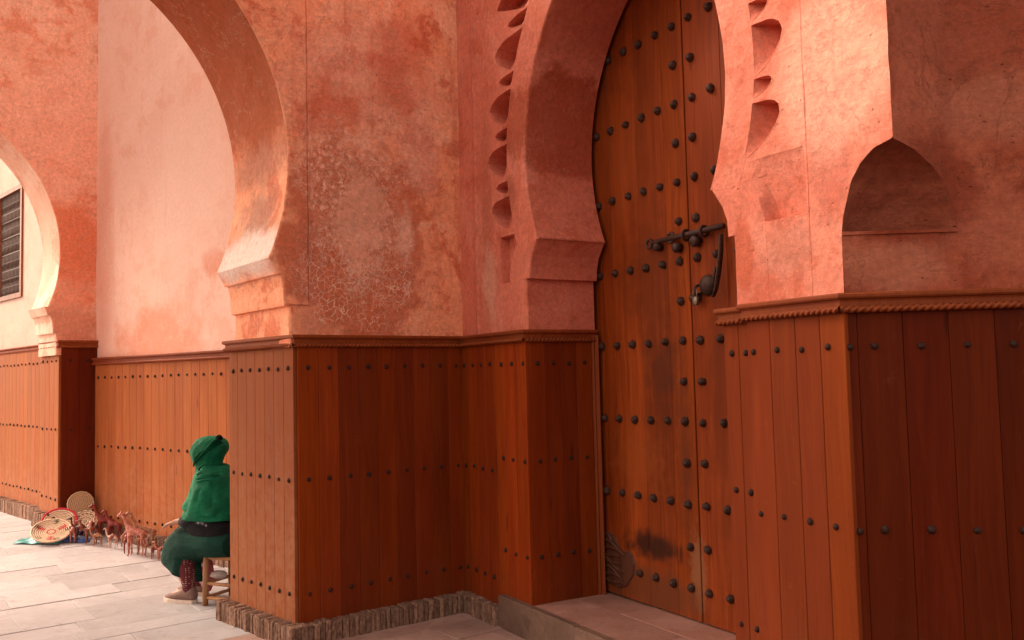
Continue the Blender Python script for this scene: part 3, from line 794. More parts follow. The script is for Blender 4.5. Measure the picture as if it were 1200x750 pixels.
# ------------------------------------------------------------------ the door
door = empty('studded_door', (DD(1.65, .58)[0], DD(1.65, .58)[1], pz), 'tall old cedar double door with rows of iron studs, sliding bolt and padlock', 'door')
angd = math.atan2(dd[1], dd[0]); dl = np.array(door.location)
def dloc(s, z, w_=.58): p = DD(s, w_); return (p[0]-dl[0], p[1]-dl[1], z-dl[2])
SD = studmesh(.0245, .030, 7, 'stud', M_iron)
def leaf(s0, s1, seams, cols, mids, skip=lambda s, z: False):
    lf = link('leaf', mesh('leaf', *boxvf(0, s1-s0, .0, .05, pz+.012-dl[2], 4.15-dl[2]), WDoor), door, dloc(s0, dl[2]), angd)
    xs = [s0]+seams+[s1]
    for a, b in zip(xs[:-1], xs[1:]):
        me = plankmesh(b-a, 0, 3.95, WDoor, .018); link('plank', me, lf, (a-s0, 0, .012))
    for z in [.36, .80, 1.233, 1.667, 2.096, 2.53, 2.96, 3.394, 3.83]:
        for s in cols:
            if skip(s, z): continue
            o = link('stud', SD, lf, (s-s0+random.uniform(-.004, .004), -.018, z-dl[2]+random.uniform(-.004, .004))); o.rotation_euler = (random.uniform(-.09, .09), random.uniform(0, 6), random.uniform(-.09, .09)); o.scale = [random.uniform(.9, 1.15) for _ in range(3)]
        for s in mids:
            o = link('stud', SD, lf, (s-s0+random.uniform(-.004, .004), -.018, z+.217-dl[2]+random.uniform(-.004, .004))); o.rotation_euler = (random.uniform(-.09, .09), random.uniform(0, 6), random.uniform(-.09, .09)); o.scale = [random.uniform(.9, 1.15) for _ in range(3)]
    return lf
leaf(.70, 1.642, [.955, 1.215, 1.46], [.838, .985, 1.137, 1.281, 1.429, 1.573], [1.573], lambda s, z: z < .5 and s < 1.05)
leaf(1.650, 2.62, [1.93, 2.17, 2.40], [1.712, 1.866, 2.02, 2.17, 2.32, 2.47], [1.712])
# bolt, rosette, padlock, hasp   (child frames: x along the door, -y outwards)
def dpart(name, parts, mat, parent=door):
    m_ = MB()
    for v, f in parts: m_.add(v, f)
    return link(name, mesh(name, m_.v, m_.f, mat, True), parent, dloc(0, dl[2]) if parent is door else (0, 0, 0), angd if parent is door else 0)
zb = 2.224-dl[2]
bolt = dpart('bolt', [tube([(1.44, -.055, zb), (1.60, -.055, zb), (1.95, -.055, zb+.004)], [.012, .0145, .0155], 10), tube([(1.37, -.05, zb-.004), (1.48, -.05, zb)], [.011, .012], 8)], M_iron)
dpart('bolt_bracket', [torus(.024, .008, (1.345, -.045, zb-.003), 16, 8, 'y'), torus(.026, .0085, (1.535, -.05, zb+.004), 16, 8, 'y')], M_iron)
dpart('bolt_bracket', [lathe([(.022, 0), (.025, -.03), (.019, -.048), (.007, -.055)], 10, 'y', (1.415, -.018, zb-.03)), lathe([(.026, 0), (.030, -.03), (.022, -.045), (.008, -.052)], 10, 'y', (1.575, -.018, zb-.055)), lathe([(.028, 0), (.034, -.03), (.026, -.046), (.008, -.054)], 10, 'y', (1.725, -.018, zb-.04))], M_iron)
dpart('bolt_bracket', [torus(.027, .008, (1.66, -.05, zb), 14, 8, 'x'), torus(.027, .008, (1.80, -.05, zb), 14, 8, 'x')], M_iron)
dpart('hasp', [tube([(1.925, -.05, zb-.035), (1.93, -.06, zb-.12), (1.915, -.065, zb-.22), (1.895, -.07, zb-.31), (1.875, -.07, zb-.345), (1.862, -.06, zb-.335)], [.015, .016, .017, .015, .011, .007], 10, True, .55), tube([(1.90, -.075, zb-.20), (1.885, -.08, zb-.29)], [.008, .006], 6)], M_iron)
dpart('rosette', [lathe([(.050, 0), (.056, -.008), (.052, -.020), (.034, -.036), (.012, -.046), (.001, -.048)], 16, 'y', (1.788, -.018, 1.945-dl[2]))], M_iron)
dpart('staple', [torus(.024, .008, (1.735, -.045, 1.925-dl[2]), 12, 6, 'x')], M_iron)
pk = dpart('padlock', [boxvf(1.712, 1.752, -.075, -.052, 1.845-dl[2], 1.890-dl[2], .006)], M_steel)
sh = MB().add(*tube([(1.719, -.064, 1.885-dl[2]), (1.719, -.064, 1.915-dl[2]), (1.725, -.064, 1.928-dl[2]), (1.733, -.064, 1.932-dl[2]), (1.741, -.064, 1.926-dl[2]), (1.745, -.064, 1.912-dl[2]), (1.745, -.064, 1.885-dl[2])], .0042, 8))
link('shackle', mesh('shackle', sh.v, sh.f, M_steel, True), pk)
dpart('knob', [lathe([(.022, 0), (.026, -.015), (.014, -.03), (.02, -.045), (.006, -.055)], 10, 'y', (1.70, -.018, 1.885-dl[2]))], M_iron)
# worn carved patch at the foot of the left leaf
pm = MB(); random.seed(3)
out = [(.735, .25), (.90, .235), (.97, .26), (1.00, .30), (1.03, .34), (1.04, .40), (1.03, .45), (.99, .47), (.93, .455), (.90, .50), (.87, .54), (.81, .555), (.765, .53), (.745, .45)]
out = [(.735+(a-.735)*1.15, z) for a, z in out]; n_ = len(out); pv = [(s, -.019, z-dl[2]) for s, z in out]+[(s+(.88-s)*.04, -.028, z-dl[2]+(.4-z)*.04) for s, z in out]
pm.add(pv, [(i, (i+1) % n_, n_+(i+1) % n_, n_+i) for i in range(n_)]+[tuple(range(n_, 2*n_))])
for k in range(8):
    zz = .275+k*.030; ln = .23-.02*(k % 3); path = [(.765+ln*t, -.029, zz-dl[2]+.014*math.sin(3+t*5+k*1.3)-.035*t+.02) for t in np.linspace(0, 1, 9)]
    pm.add(*tube(path, [.003+.010*math.sin(PI*t) for t in np.linspace(.08, .95, 9)], 6))
pm.add(*torus(.055, .008, (.82, -.029, .485-dl[2]), 14, 6, 'y', .4, 2.9))
link('worn_carving', mesh('worn_carving', pm.v, pm.f, wood("worn_carving_wood", (.075, .022, .010), (.115, .036, .016), (.035, .011, .006), .5, .05, None), False), door, dloc(0, dl[2]), angd)

# ================================================================== CORNER PIER (right)
cp = empty('corner_pier', (1.6, 3.4, 0), 'shaded brown-red corner pier at the right with pointed niche above dark planks and rope trim', 'pier')
Pc = DD(3.306, .05-.004); Lc = DD(3.07, .05-.004); Qc = V2(1.628, 3.236)
tq = unit(Qc-Pc); Lpq = np.linalg.norm(Qc-Pc)
SQ_z = [1.998, 2.08, 2.169, 2.214, 2.263, 2.290]; SQ_s = [Lpq, .328, .277, .219, .118, 0.0]
Rc = Qc+unit(V2(.2, -.024))*1.6
mb = MB(); zz = zlist(1.998, 2.290, .004)
for z in zz:
    a = float(np.interp(z, SQ_z, SQ_s))
    for k in range(5):
        s = a+(Lpq-a)*k/4; p = Pc+tq*s; mb.v.append(jit((p[0], p[1], z), .0012, 6))
mb.f += grid_faces(len(zz), 5)
n0 = len(mb.v); zu = zlist(2.290, TOP, .15)
for z in zu:
    for k in range(5): p = Pc+tq*Lpq*k/4; mb.v.append((p[0], p[1], z))
mb.f += grid_faces(len(zu), 5, False, n0)
n0 = len(mb.v); zu = zlist(1.70, TOP, .12)
for z in zu:
    for k in range(8):
        p = Qc+(Rc-Qc)*k/7; q = mnoise.noise(Vector((p[0]*2, p[1]*2, z*2)))*.004; mb.v.append((p[0]+q*.1, p[1]+(q if k else 0), z))
mb.f += grid_faces(len(zu), 8, False, n0)
n0 = len(mb.v); zu = zlist(1.70, 1.992, .05)
for z in zu:
    for k in range(5): p = Lc+(Qc-Lc)*k/4; mb.v.append((p[0], p[1], z))
mb.f += grid_faces(len(zu), 5, False, n0)
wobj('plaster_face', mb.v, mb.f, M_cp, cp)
# niche soffit under the overhanging corner
mb = MB(); nz = 40; nk = 15
chn = unit(Qc-Lc); chn = V2(chn[1], -chn[0])
for z in [1.996+.294*(1-(1-i/(nz-1))**2) for i in range(nz)]:
    a = DD(sendR(z), .046); b = Pc+tq*float(np.interp(z, SQ_z, SQ_s)); t = (z-1.996)/.294
    for k in range(nk):
        u = k/(nk-1); p = a+(b-a)*u; q = math.sin(PI*u)**.7*.085*(1-t)**.7; p = p-chn*q; mb.v.append((p[0], p[1], z+.0*u))
mb.f += grid_faces(nz, nk)
v, f = [], []
for p, q_ in ((Lc, 0), (Qc, 0)):
    for o_, z in ((-.004, 1.984), (.007, 1.985), (.008, 1.996), (-.004, 1.999)): v.append((p[0]+chn[0]*o_, p[1]+chn[1]*o_, z))
wobj('niche_lip', v, [(0, 1, 5, 4), (1, 2, 6, 5), (2, 3, 7, 6), (0, 3, 2, 1), (4, 5, 6, 7)], M_cp, cp)
# ledge at the foot of the niche
n0 = len(mb.v)
for k in range(nk):
    u = k/(nk-1); p = Lc+(Qc-Lc)*u; q = math.sin(PI*u)**.7*.085
    mb.v += [(p[0], p[1], 1.992), (p[0]-chn[0]*q, p[1]-chn[1]*q, 1.996)]
mb.f += [(n0+2*k, n0+2*k+2, n0+2*k+3, n0+2*k+1) for k in range(nk-1)]
wobj('pointed_niche', mb.v, mb.f, plaster('shaded_niche_plaster', (.26, .062, .030), (.32, .095, .052), (.20, .042, .020), [], seed=9.1), cp, smooth_=True)  # niche shade painted as a darker, redder plaster
R3 = R1+d3*2.2
prism('masonry_core', [shrink(R1, nD, n3, .07), R3-n3*.07, R3-n3*.6, R1-n3*.6+d3*.2], -.05, 1.735, M_mortar, cp)
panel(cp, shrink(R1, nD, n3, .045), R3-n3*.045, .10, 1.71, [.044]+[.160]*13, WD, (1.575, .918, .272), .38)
trim(cp, [DD(2.592, .028), shrink(R1, nD, n3, .028), R3-n3*.028], segs=[1])
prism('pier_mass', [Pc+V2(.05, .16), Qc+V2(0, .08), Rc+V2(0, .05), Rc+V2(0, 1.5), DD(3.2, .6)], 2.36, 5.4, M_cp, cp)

# ================================================================== LONG WALL
lw = empty('alley_wall', (-3.2, 8.1, 0), 'pale pink plaster alley wall between the two arches, orange cedar planks below', 'wall')
tL = unit(L0-K); nL = V2(tL[1], -tL[0]); Lend = L0+tL*1.0
K_ = K-nL*0
mb = MB(); zu = zlist(1.70, 7.5, .25); ns = 24
for z in zu:
    for k in range(ns):
        p = K-tL*.15-nL*.05+(Lend-K+tL*.15)*k/(ns-1); q = mnoise.noise(Vector((p[0], p[1], z)))*.008; mb.v.append((p[0]+nL[0]*q, p[1]+nL[1]*q, z))
mb.f += grid_faces(len(zu), ns)
wobj('plaster_face', mb.v, mb.f, M_long, lw, smooth_=True)
prism('masonry_core', [K-nL*.07-tL*.1, Lend-nL*.07, Lend-nL*.5, K-nL*.5-tL*.1], -.05, 7.5, M_mortar, lw)
panel(lw, K-nL*.045, Lend-nL*.045, .10, 1.71, .127, WL, ROWS)
trim(lw, [K-nL*.03-tL*.02, Lend-nL*.03], step=.012)
kerb(lw, K-nL*.02, Lend-nL*.02, wd=.055, h=.11, dep=.07)

# ================================================================== SECOND ARCH + FAR WALL
p2 = empty('second_arched_pier', (W2[0], W2[1]+.3, .15), 'orange-red plaster pier of the smaller far horseshoe arch, pale inside, behind the baskets', 'pier')
J2 = unit(V2(-.70, .71)); EZ = .17
def G(s, w_, z): p = W2+s*f1+w_*J2; return (p[0], p[1], z)
r3, zc3 = 1.41, 2.78
IMP3 = (2.26, [(1.6, 0), (2.01, 0.0), (2.011, .025), (2.12, .03), (2.18, .05), (2.181, .07), (2.2599, .10)])
def e3f(z):
    if z >= 2.26: return r3-math.sqrt(max(r3*r3-(z-zc3)**2, 0))-.03
    return float(np.interp(z, [p[0] for p in IMP3[1]], [p[1] for p in IMP3[1]]))
zs3 = zlist(1.80, 4.15, .05, (2.0101, 2.0111, 2.1801, 2.1811, 2.2598, 2.2601))
TOP2 = 7.5; LE2 = -4.2
mb = MB()
for z in zs3:
    for s in (-e3f(z), -e3f(z)+.01, .05, .2, .45): mb.v.append(jit(G(s, .04+(.01 if s == -e3f(z) else 0), z), .003, 4))
mb.f += grid_faces(len(zs3), 5); n0 = len(mb.v)
for z in zs3:
    for s in (LE2, -2*r3+e3f(z)): mb.v.append(G(s, .04, z))
mb.f += grid_faces(len(zs3), 2, False, n0); n0 = len(mb.v)
for z in (4.15, TOP2):
    for s in (LE2, -r3, 0, .45): mb.v.append(G(s, .04, z))
mb.f += grid_faces(2, 4, False, n0)
wobj('plaster_face', mb.v, mb.f, M_p2, p2)
zr3 = zlist(1.80, 4.15, .06, (2.0101, 2.0111, 2.12, 2.1801, 2.1811, 2.2598, 2.2601))
M_in = plaster("pale_reveal_plaster", (.72, .42, .31), (.82, .62, .50), (.60, .26, .17), [], mott=.8, seed=5.5, bumpy=.5)
o = reveal(G, [(-e3f(z), z) for z in zr3]+[(-2*r3+e3f(z), z) for z in zr3[::-1]], [.05, .06, .25, .45, .55], 'arch_reveal', M_in, p2); smooth_part(o, 2.26)
mb = MB()
for z in zs3:
    for s in (-e3f(z), .1): mb.v.append(G(s, .55, z))
mb.f += grid_faces(len(zs3), 2, True)
wobj('back_face', mb.v, mb.f, M_in, p2)
V_ = W2+J2*.55
tJ2 = -J2; nJ2 = V2(tJ2[1], -tJ2[0]); nf = V2(f1[1], -f1[0])
prism('masonry_core', [shrink(W2, nJ2, nf, .07), K+V2(.1, .1)-nf*.07, K+J2*.5+V2(.1, .1), V_-nJ2*.07], -.05, 1.88, M_mortar, p2)
panel(p2, V_-nJ2*.045, shrink(W2, nJ2, nf, .045), .24, 1.88, .115, WL, [q+EZ for q in ROWS])
panel(p2, shrink(W2, nJ2, nf, .045), K+f1*.05-nf*.045, .24, 1.88, .13, WD, [q+EZ for q in ROWS])
trim(p2, [V_-nJ2*.03, shrink(W2, nJ2, nf, .03), K+f1*.05-nf*.03], EZ, step=.02)
kerb(p2, V_-nJ2*.02, W2-nJ2*.02, h=.14, wd=.06); kerb(p2, W2-nf*.02-f1*.05, K-nf*.02, h=.14, wd=.06)

fwall = empty('cream_wall', (-5.2, 9.6, .15), 'sunlit cream wall with lattice window seen through the far arch', 'wall')
FW = V_+f1*.10; FE = FW+J2*5.0
def H(s, w_, z): p = FW+s*J2+w_*f1; return (p[0], p[1], z)      # w grows into the wall
# wall with a window opening
ws0, ws1, wz0, wz1 = 1.06, 2.0, 2.49, 3.74
def quad(mb, a, b, c, d_): n0 = len(mb.v); mb.v += [a, b, c, d_]; mb.f.append((n0, n0+1, n0+2, n0+3))
mb = MB(); S_ = [-.15, ws0, ws1, 5.0]; Z_ = [1.80, wz0, wz1, 7.5]
for i in range(3):
    for j in range(3):
        if i == 1 and j == 1: continue
        quad(mb, H(S_[i+1], .05, Z_[j]), H(S_[i], .05, Z_[j]), H(S_[i], .05, Z_[j+1]), H(S_[i+1], .05, Z_[j+1]))
quad(mb, H(ws0, .05, wz0), H(ws0, .20, wz0), H(ws0, .20, wz1), H(ws0, .05, wz1)); quad(mb, H(ws1, .20, wz0), H(ws1, .05, wz0), H(ws1, .05, wz1), H(ws1, .20, wz1))
quad(mb, H(ws0, .05, wz0), H(ws1, .05, wz0), H(ws1, .20, wz0), H(ws0, .20, wz0)); quad(mb, H(ws0, .20, wz1), H(ws1, .20, wz1), H(ws1, .05, wz1), H(ws0, .05, wz1))
wobj('plaster_face', mb.v, mb.f, M_cream, fwall)
quadm = MB(); 
prism('masonry_core', [FW+f1*.22, FE+f1*.22, FE+f1*.6, FW+f1*.6], -.05, 7.5, M_mortar, fwall)
prism('masonry_core', [FW+f1*.07, FE+f1*.07, FE+f1*.21, FW+f1*.21], -.05, 1.85, M_mortar, fwall)
# window: frame, lattice
wf = MB()
for s0, s1, z0, z1 in ((ws0, ws0+.05, wz0, wz1), (ws1-.05, ws1, wz0, wz1), (ws0+.05, ws1-.05, wz0, wz0+.05), (ws0+.05, ws1-.05, wz1-.05, wz1)):
    v = [H(s, w_, z) for z in (z0, z1) for w_ in (.03, .10) for s in (s0, s1)]; wf.add(v, [(0, 2, 3, 1), (4, 5, 7, 6), (0, 1, 5, 4), (2, 6, 7, 3), (0, 4, 6, 2), (1, 3, 7, 5)])
wfo = wobj('window', wf.v, wf.f, wood("window_wood", (.20, .07, .035), (.28, .10, .05), (.12, .04, .02), .5, .05), fwall)
lt = MB()
for k in range(17):
    s = ws0+.07+k*(ws1-ws0-.14)/16
    lt.add(*tube([H(s, .075, z) for z in np.linspace(wz0+.04, wz1-.04, 22)], [.006+.009*abs(math.sin(i*1.05)) for i in range(22)], 6))
for k in range(13):
    z = wz0+.06+k*(wz1-wz0-.12)/12; lt.add(*tube([H(ws0+.04, .075, z), H(ws1-.04, .075, z)], .010, 5))
lo = link('lattice', mesh('lattice', np.array(lt.v)-np.array(fwall.location), lt.f, plain("dark_lattice_wood", (.07, .035, .025), .6)), wfo); 
bk = MB(); quad(bk, H(ws1, .19, wz0), H(ws0, .19, wz0), H(ws0, .19, wz1), H(ws1, .19, wz1))
link('dark_backing', mesh('dark_backing', np.array(bk.v)-np.array(fwall.location), bk.f, plain("window_dark", (.02, .012, .01), .8)), wfo)  # near-black sheet closing the opening behind the lattice
mb = MB()
v = [H(s, w_, z) for z in (3.33, 3.37) for w_ in (-.03, .07) for s in (.18, .48)]
panel(fwall, FW+f1*.045+J2*4.0, FW+f1*.045, .24, 1.88, .127, WL, [q+EZ for q in ROWS])
trim(fwall, [FW+f1*.03+J2*4.0, FW+f1*.03], EZ, step=.03, rope=False)
kerb(fwall, FW+f1*.02+J2*4.0, FW+f1*.02, h=.14, wd=.08)

# ================================================================== SEATED WOMAN
M_green = cloth("green_scarf", (.0015, .095, .042), (.005, .17, .078), 60, .75, .35)
M_dgreen = cloth("dark_green_skirt", (.004, .030, .022), (.007, .048, .034), 60, .85, .25)
M_black = cloth("black_dress", (.008, .008, .010), (.014, .013, .015), 60, .85, .15)
M_skin = plain("skin", (.42, .20, .13), .55, 0, .4, .08, 30, .1)
M_shoe = plain("taupe_shoe", (.20, .12, .10), .8, 0, .2, .15, 60, .3)
M_sole = plain("pale_sole", (.62, .50, .42), .7, 0, .3, .1, 60, .1)
def dotmat():
    n = NT("dotted_leggings"); v = n.vor(n.obj, 70, 'F1', .25); col = n.mix(n.mr(v, .20, .26), (.55, .38, .34), (.10, .018, .022)); return n.fin(col, .85, None, .2)
M_dot = dotmat()
wl = empty('person', (-2.02, 6.25, 0), 'woman in green headscarf and long dark green skirt sitting on a low stool, facing away', 'person', rz=math.atan2(.37, -.93))
def wpart(name, mb_, mat, parent=wl, sm=True): return link(name, mesh(name, mb_.v, mb_.f, mat, sm), parent)
def loft(rings, n=28, fold=None, caps=(True, True)):
    """rings: (cx, cy, cz, ax(vector in xz), h, ry) ellipse in the plane spanned by ax and y"""
    v = []; f = []
    for i, (cx, cy, cz, ax, h, ry) in enumerate(rings):
        a = Vector((ax[0], 0, ax[1])).normalized()
        for k in range(n):
            t = 2*PI*k/n; g = 1+(fold(i, t, len(rings)) if fold else 0)
            p = Vector((cx, cy, cz))+a*math.cos(t)*h*g+Vector((0, 1, 0))*math.sin(t)*ry*g; v.append(tuple(p))
    for i in range(len(rings)-1):
        for k in range(n):
            j = (k+1) % n; f.append((i*n+k, i*n+j, (i+1)*n+j, (i+1)*n+k))
    if caps[0]: f.append(tuple(range(n-1, -1, -1)))
    if caps[1]: f.append(tuple(range((len(rings)-1)*n, len(rings)*n)))
    return v, f
def interp_rings(keys, n):
    out = []; K_n = len(keys)
    for i in range(n):
        t = i/(n-1)*(K_n-1); a = min(int(t), K_n-2); u = t-a
        pts = [keys[max(a-1, 0)], keys[a], keys[a+1], keys[min(a+2, K_n-1)]]
        def cr_(g):
            p0, p1, p2_, p3 = [g(q) for q in pts]; return .5*(2*p1+(-p0+p2_)*u+(2*p0-5*p1+4*p2_-p3)*u*u+(-p0+3*p1-3*p2_+p3)*u**3)
        out.append((cr_(lambda q: q[0]), cr_(lambda q: q[1]), cr_(lambda q: q[2]), (cr_(lambda q: q[3][0]), cr_(lambda q: q[3][1])), cr_(lambda q: q[4]), cr_(lambda q: q[5])))
    return out
# --- body: one continuous skinned surface (joints laid out in local x forward, y left)
def skin_body():
    P = {}; E_ = []; R = {}
    def j(n, p, r, par=None):
        P[n] = (len(P), p); R[n] = r
        if par: E_.append((P[par][0], P[n][0]))
    j('pelvis', (-.04, 0, .46), .125); j('belly', (.0, 0, .60), .115, 'pelvis'); j('chest', (.04, 0, .76), .120, 'belly'); j('base', (.05, 0, .87), .065, 'chest')
    j('neck', (.085, 0, .925), .048, 'base'); j('jaw', (.125, 0, .985), .062, 'neck'); j('skull', (.115, 0, 1.045), .078, 'jaw'); j('crown', (.10, 0, 1.075), .055, 'skull')
    for s, n in ((1, 'L'), (-1, 'R')):
        j('sho'+n, (.03, s*.12, .825), .045, 'chest'); j('elb'+n, (.08, s*.165, .60), .036, 'sho'+n); j('wri'+n, (.245, s*.15, .562), .024, 'elb'+n)
        j('palm'+n, (.290, s*.148, .553), .026, 'wri'+n)
        for q, (dy, ln, dz) in enumerate(((-.026, .062, 0), (-.009, .072, .003), (.009, .066, .002), (.025, .052, -.002))):
            kx = .315; a = 'f%d%s' % (q, n); j(a, (kx, s*.15+dy, .548+dz), .0095, 'palm'+n)
            j(a+'b', (kx+ln*.5, s*.15+dy*1.3, .540+dz), .0085, a); j(a+'c', (kx+ln*.95, s*.15+dy*1.5, .517+dz), .0070, a+'b')
        j('th'+n, (.275, s*.15-s*.032, .548), .0105, 'palm'+n); j('thb'+n, (.305, s*.15-s*.052, .530), .0085, 'th'+n)
        j('hip'+n, (.02, s*.09, .44), .095, 'pelvis'); kx = .35 if s > 0 else .38
        j('knee'+n, (kx, s*.10, .44), .066, 'hip'+n); j('ank'+n, (.21 if s > 0 else .29, s*.10, .085), .038, 'knee'+n); j('toe'+n, ((.21 if s > 0 else .29)+.15, s*.11, .04), .028, 'ank'+n)
    me = bpy.data.meshes.new('body'); me.from_pydata([q[1] for q in P.values()], E_, []); me.materials.append(M_skin)
    o = bpy.data.objects.new('tmp', me); COL.objects.link(o); md = o.modifiers.new('s', 'SKIN'); sv2 = me.skin_vertices[0].data
    for n, (i, _) in P.items(): sv2[i].radius = (R[n], R[n])
    sv2[0].use_root = True
    sb = o.modifiers.new('d', 'SUBSURF'); sb.levels = 2
    dg = bpy.context.evaluated_depsgraph_get(); m2 = bpy.data.meshes.new_from_object(o.evaluated_get(dg)); bpy.data.objects.remove(o)
    m2.name = 'body'; m2.polygons.foreach_set('use_smooth', [True]*len(m2.polygons))
    if not m2.materials: m2.materials.append(M_skin)
    return m2
link('body', skin_body(), wl)
# face details under the scarf (turned away from the camera)
fb = MB(); fb.add(*tube([(.178, 0, 1.035), (.205, 0, 1.005), (.188, 0, .995)], [.008, .013, .006], 8))
wpart('nose', fb, M_skin)
eb = MB()
for s in (-1, 1): eb.add(*lathe([(.001, -.009), (.009, -.004), (.011, 0), (.009, .004), (.001, .009)], 8, 'x', (.178, s*.032, 1.035)))
wpart('eyes', eb, plain("eye", (.05, .03, .02), .3))
mbm = MB(); mbm.add(*tube([(.183, -.022, .968), (.190, 0, .970), (.183, .022, .968)], [.003, .006, .003], 6)); wpart('mouth', mbm, plain("lips", (.35, .11, .09), .5))
# --- headscarf: fitted over the skull, gathered under the chin
def hfold(i, t, n): 
    b = i/(n-1); front = max(0, math.cos(t)); return .045*math.sin(t*7+b*13)*(.25+.75*(1-b))+.022*math.sin(t*13-b*18)
hk = [(.075, 0, .835, (1, .05), .135, .150), (.105, 0, .880, (1, .05), .102, .108), (.125, 0, .925, (1, .0), .094, .088), (.135, 0, .975, (1, 0), .112, .098), (.125, 0, 1.035, (1, 0), .138, .110), (.112, 0, 1.080, (1, 0), .126, .104), (.106, 0, 1.112, (1, 0), .098, .082), (.104, 0, 1.128, (1, 0), .062, .052), (.104, 0, 1.134, (1, 0), .018, .016)]
hv = MB(); hv.add(*loft(interp_rings(hk, 40), 56, hfold)); sc = wpart('headscarf', hv, M_green)
# crossing folds of the scarf
fd = MB()
def strand(pts, r, fl=.5):
    P_ = [Vector(p) for p in pts]; N = 18; path = []
    for i in range(N+1):
        t = i/N*(len(P_)-1); a = min(int(t), len(P_)-2); u = t-a; path.append(P_[a].lerp(P_[a+1], u*u*(3-2*u) if False else u))
    rr = [r*(.25+.75*math.sin(PI*min(1, max(0, .04+.92*i/N)))) for i in range(N+1)]
    fd.add(*tube([tuple(q) for q in path], rr, 8, True, fl))
for k in range(7):
    o_ = k*.018
    strand([(.20-o_*.5, .070+.01*k, .925+o_*.6), (.16-o_, .108, .955+o_), (.09-o_, .122, 1.01+o_*.9), (.01-o_*.4, .105, 1.065+o_*.5), (-.03, .05, 1.09)], .011)
for k in range(5):
    strand([(.165, .09+.004*k, .895-.016*k), (.09, .135, .880-.02*k), (.0, .150, .880-.022*k), (-.06, .11, .90-.02*k)], .012)
wpart('scarf_folds', fd, M_green, sc)
kn = MB(); kn.add(*lathe([(.004, 0), (.022, .006), (.026, .02), (.016, .034), (.004, .04)], 8, 'z', (.0, .045, 1.105))); wpart('scarf_knot', kn, M_black, sc)
# --- shawl over shoulders
def sfold(i, t, n):
    b = i/(n-1); return (.034*math.sin(t*5+b*13)+.030*math.sin(t*7-b*16)+.010*math.sin(t*15+b*9))*(.4+.7*b)
sk = [(.072, 0, .940, (1, .10), .085, .080), (.055, 0, .905, (1, .1), .118, .125), (.040, 0, .860, (1, .1), .145, .178), (.036, 0, .80, (1, .08), .168, .208), (.040, 0, .73, (1, .06), .190, .222), (.050, 0, .665, (1, .10), .214, .228), (.055, 0, .622, (1, .12), .222, .230), (.052, 0, .612, (1, .12), .205, .215)]
sm = MB(); sm.add(*loft(interp_rings(sk, 60), 110, sfold, (True, False))); shw = wpart('shawl', sm, M_green)
# raised wrap folds running round the shawl
fd = MB()
for k in range(9):
    z0 = .64+.028*k; pts = [(.270-.018*k, .03, z0+.012*math.sin(k)), (.24-.016*k, .12, z0-.004), (.165-.010*k, .195-.006*k, z0+.010+.006*k), (.07-.005*k, .225-.006*k, z0+.025+.008*k), (-.05, .195-.004*k, z0+.045+.006*k)]
    fd.m = []; strand(pts, .0075, .8)
wpart('shawl_folds', fd, M_green, shw)
# --- black dress body and sleeves
bk_ = [(.01, 0, .46, (1, 0), .18, .18), (.03, 0, .52, (1, 0), .20, .19), (.045, 0, .585, (1, 0), .19, .19), (.03, 0, .70, (1, 0), .15, .17)]
bm = MB(); mbm.add(*tube([(.183, -.022, .968), (.190, 0, .970), (.183, .022, .968)], [.003, .006, .003], 6)); wpart('mouth', mbm, plain("lips", (.35, .11, .09), .5))
# --- headscarf: fitted over the skull, gathered under the chin
def hfold(i, t, n): 
    b = i/(n-1); front = max(0, math.cos(t)); return .028*math.sin(t*7+b*9)*(.25+.75*(1-b))+.014*math.sin(t*13-b*14)
hk = [(.075, 0, .835, (1, .05), .135, .150), (.105, 0, .880, (1, .05), .102, .108), (.125, 0, .925, (1, .0), .094, .088), (.135, 0, .975, (1, 0), .112, .098), (.125, 0, 1.035, (1, 0), .138, .110), (.108, 0, 1.085, (1, 0), .122, .100), (.098, 0, 1.118, (1, 0), .078, .066), (.095, 0, 1.131, (1, 0), .020, .018)]
hv = MB(); hv.add(*loft(interp_rings(hk, 40), 56, hfold)); sc = wpart('headscarf', hv, M_green)
# crossing folds of the scarf
fd = MB()
def strand(pts, r, fl=.5):
    P_ = [Vector(p) for p in pts]; N = 18; path = []
    for i in range(N+1):
        t = i/N*(len(P_)-1); a = min(int(t), len(P_)-2); u = t-a; path.append(P_[a].lerp(P_[a+1], u*u*(3-2*u) if False else u))
    rr = [r*(.25+.75*math.sin(PI*min(1, max(0, .04+.92*i/N)))) for i in range(N+1)]
    fd.add(*tube([tuple(q) for q in path], rr, 8, True, fl))
for k in range(7):
    o_ = k*.018
    strand([(.20-o_*.5, .070+.01*k, .925+o_*.6), (.16-o_, .108, .955+o_), (.09-o_, .122, 1.01+o_*.9), (.01-o_*.4, .105, 1.065+o_*.5), (-.03, .05, 1.09)], .011)
for k in range(5):
    strand([(.165, .09+.004*k, .895-.016*k), (.09, .135, .880-.02*k), (.0, .150, .880-.022*k), (-.06, .11, .90-.02*k)], .012)
wpart('scarf_folds', fd, M_green, sc)
kn = MB(); kn.add(*lathe([(.004, 0), (.022, .006), (.026, .02), (.016, .034), (.004, .04)], 8, 'z', (.0, .045, 1.105))); wpart('scarf_knot', kn, M_black, sc)
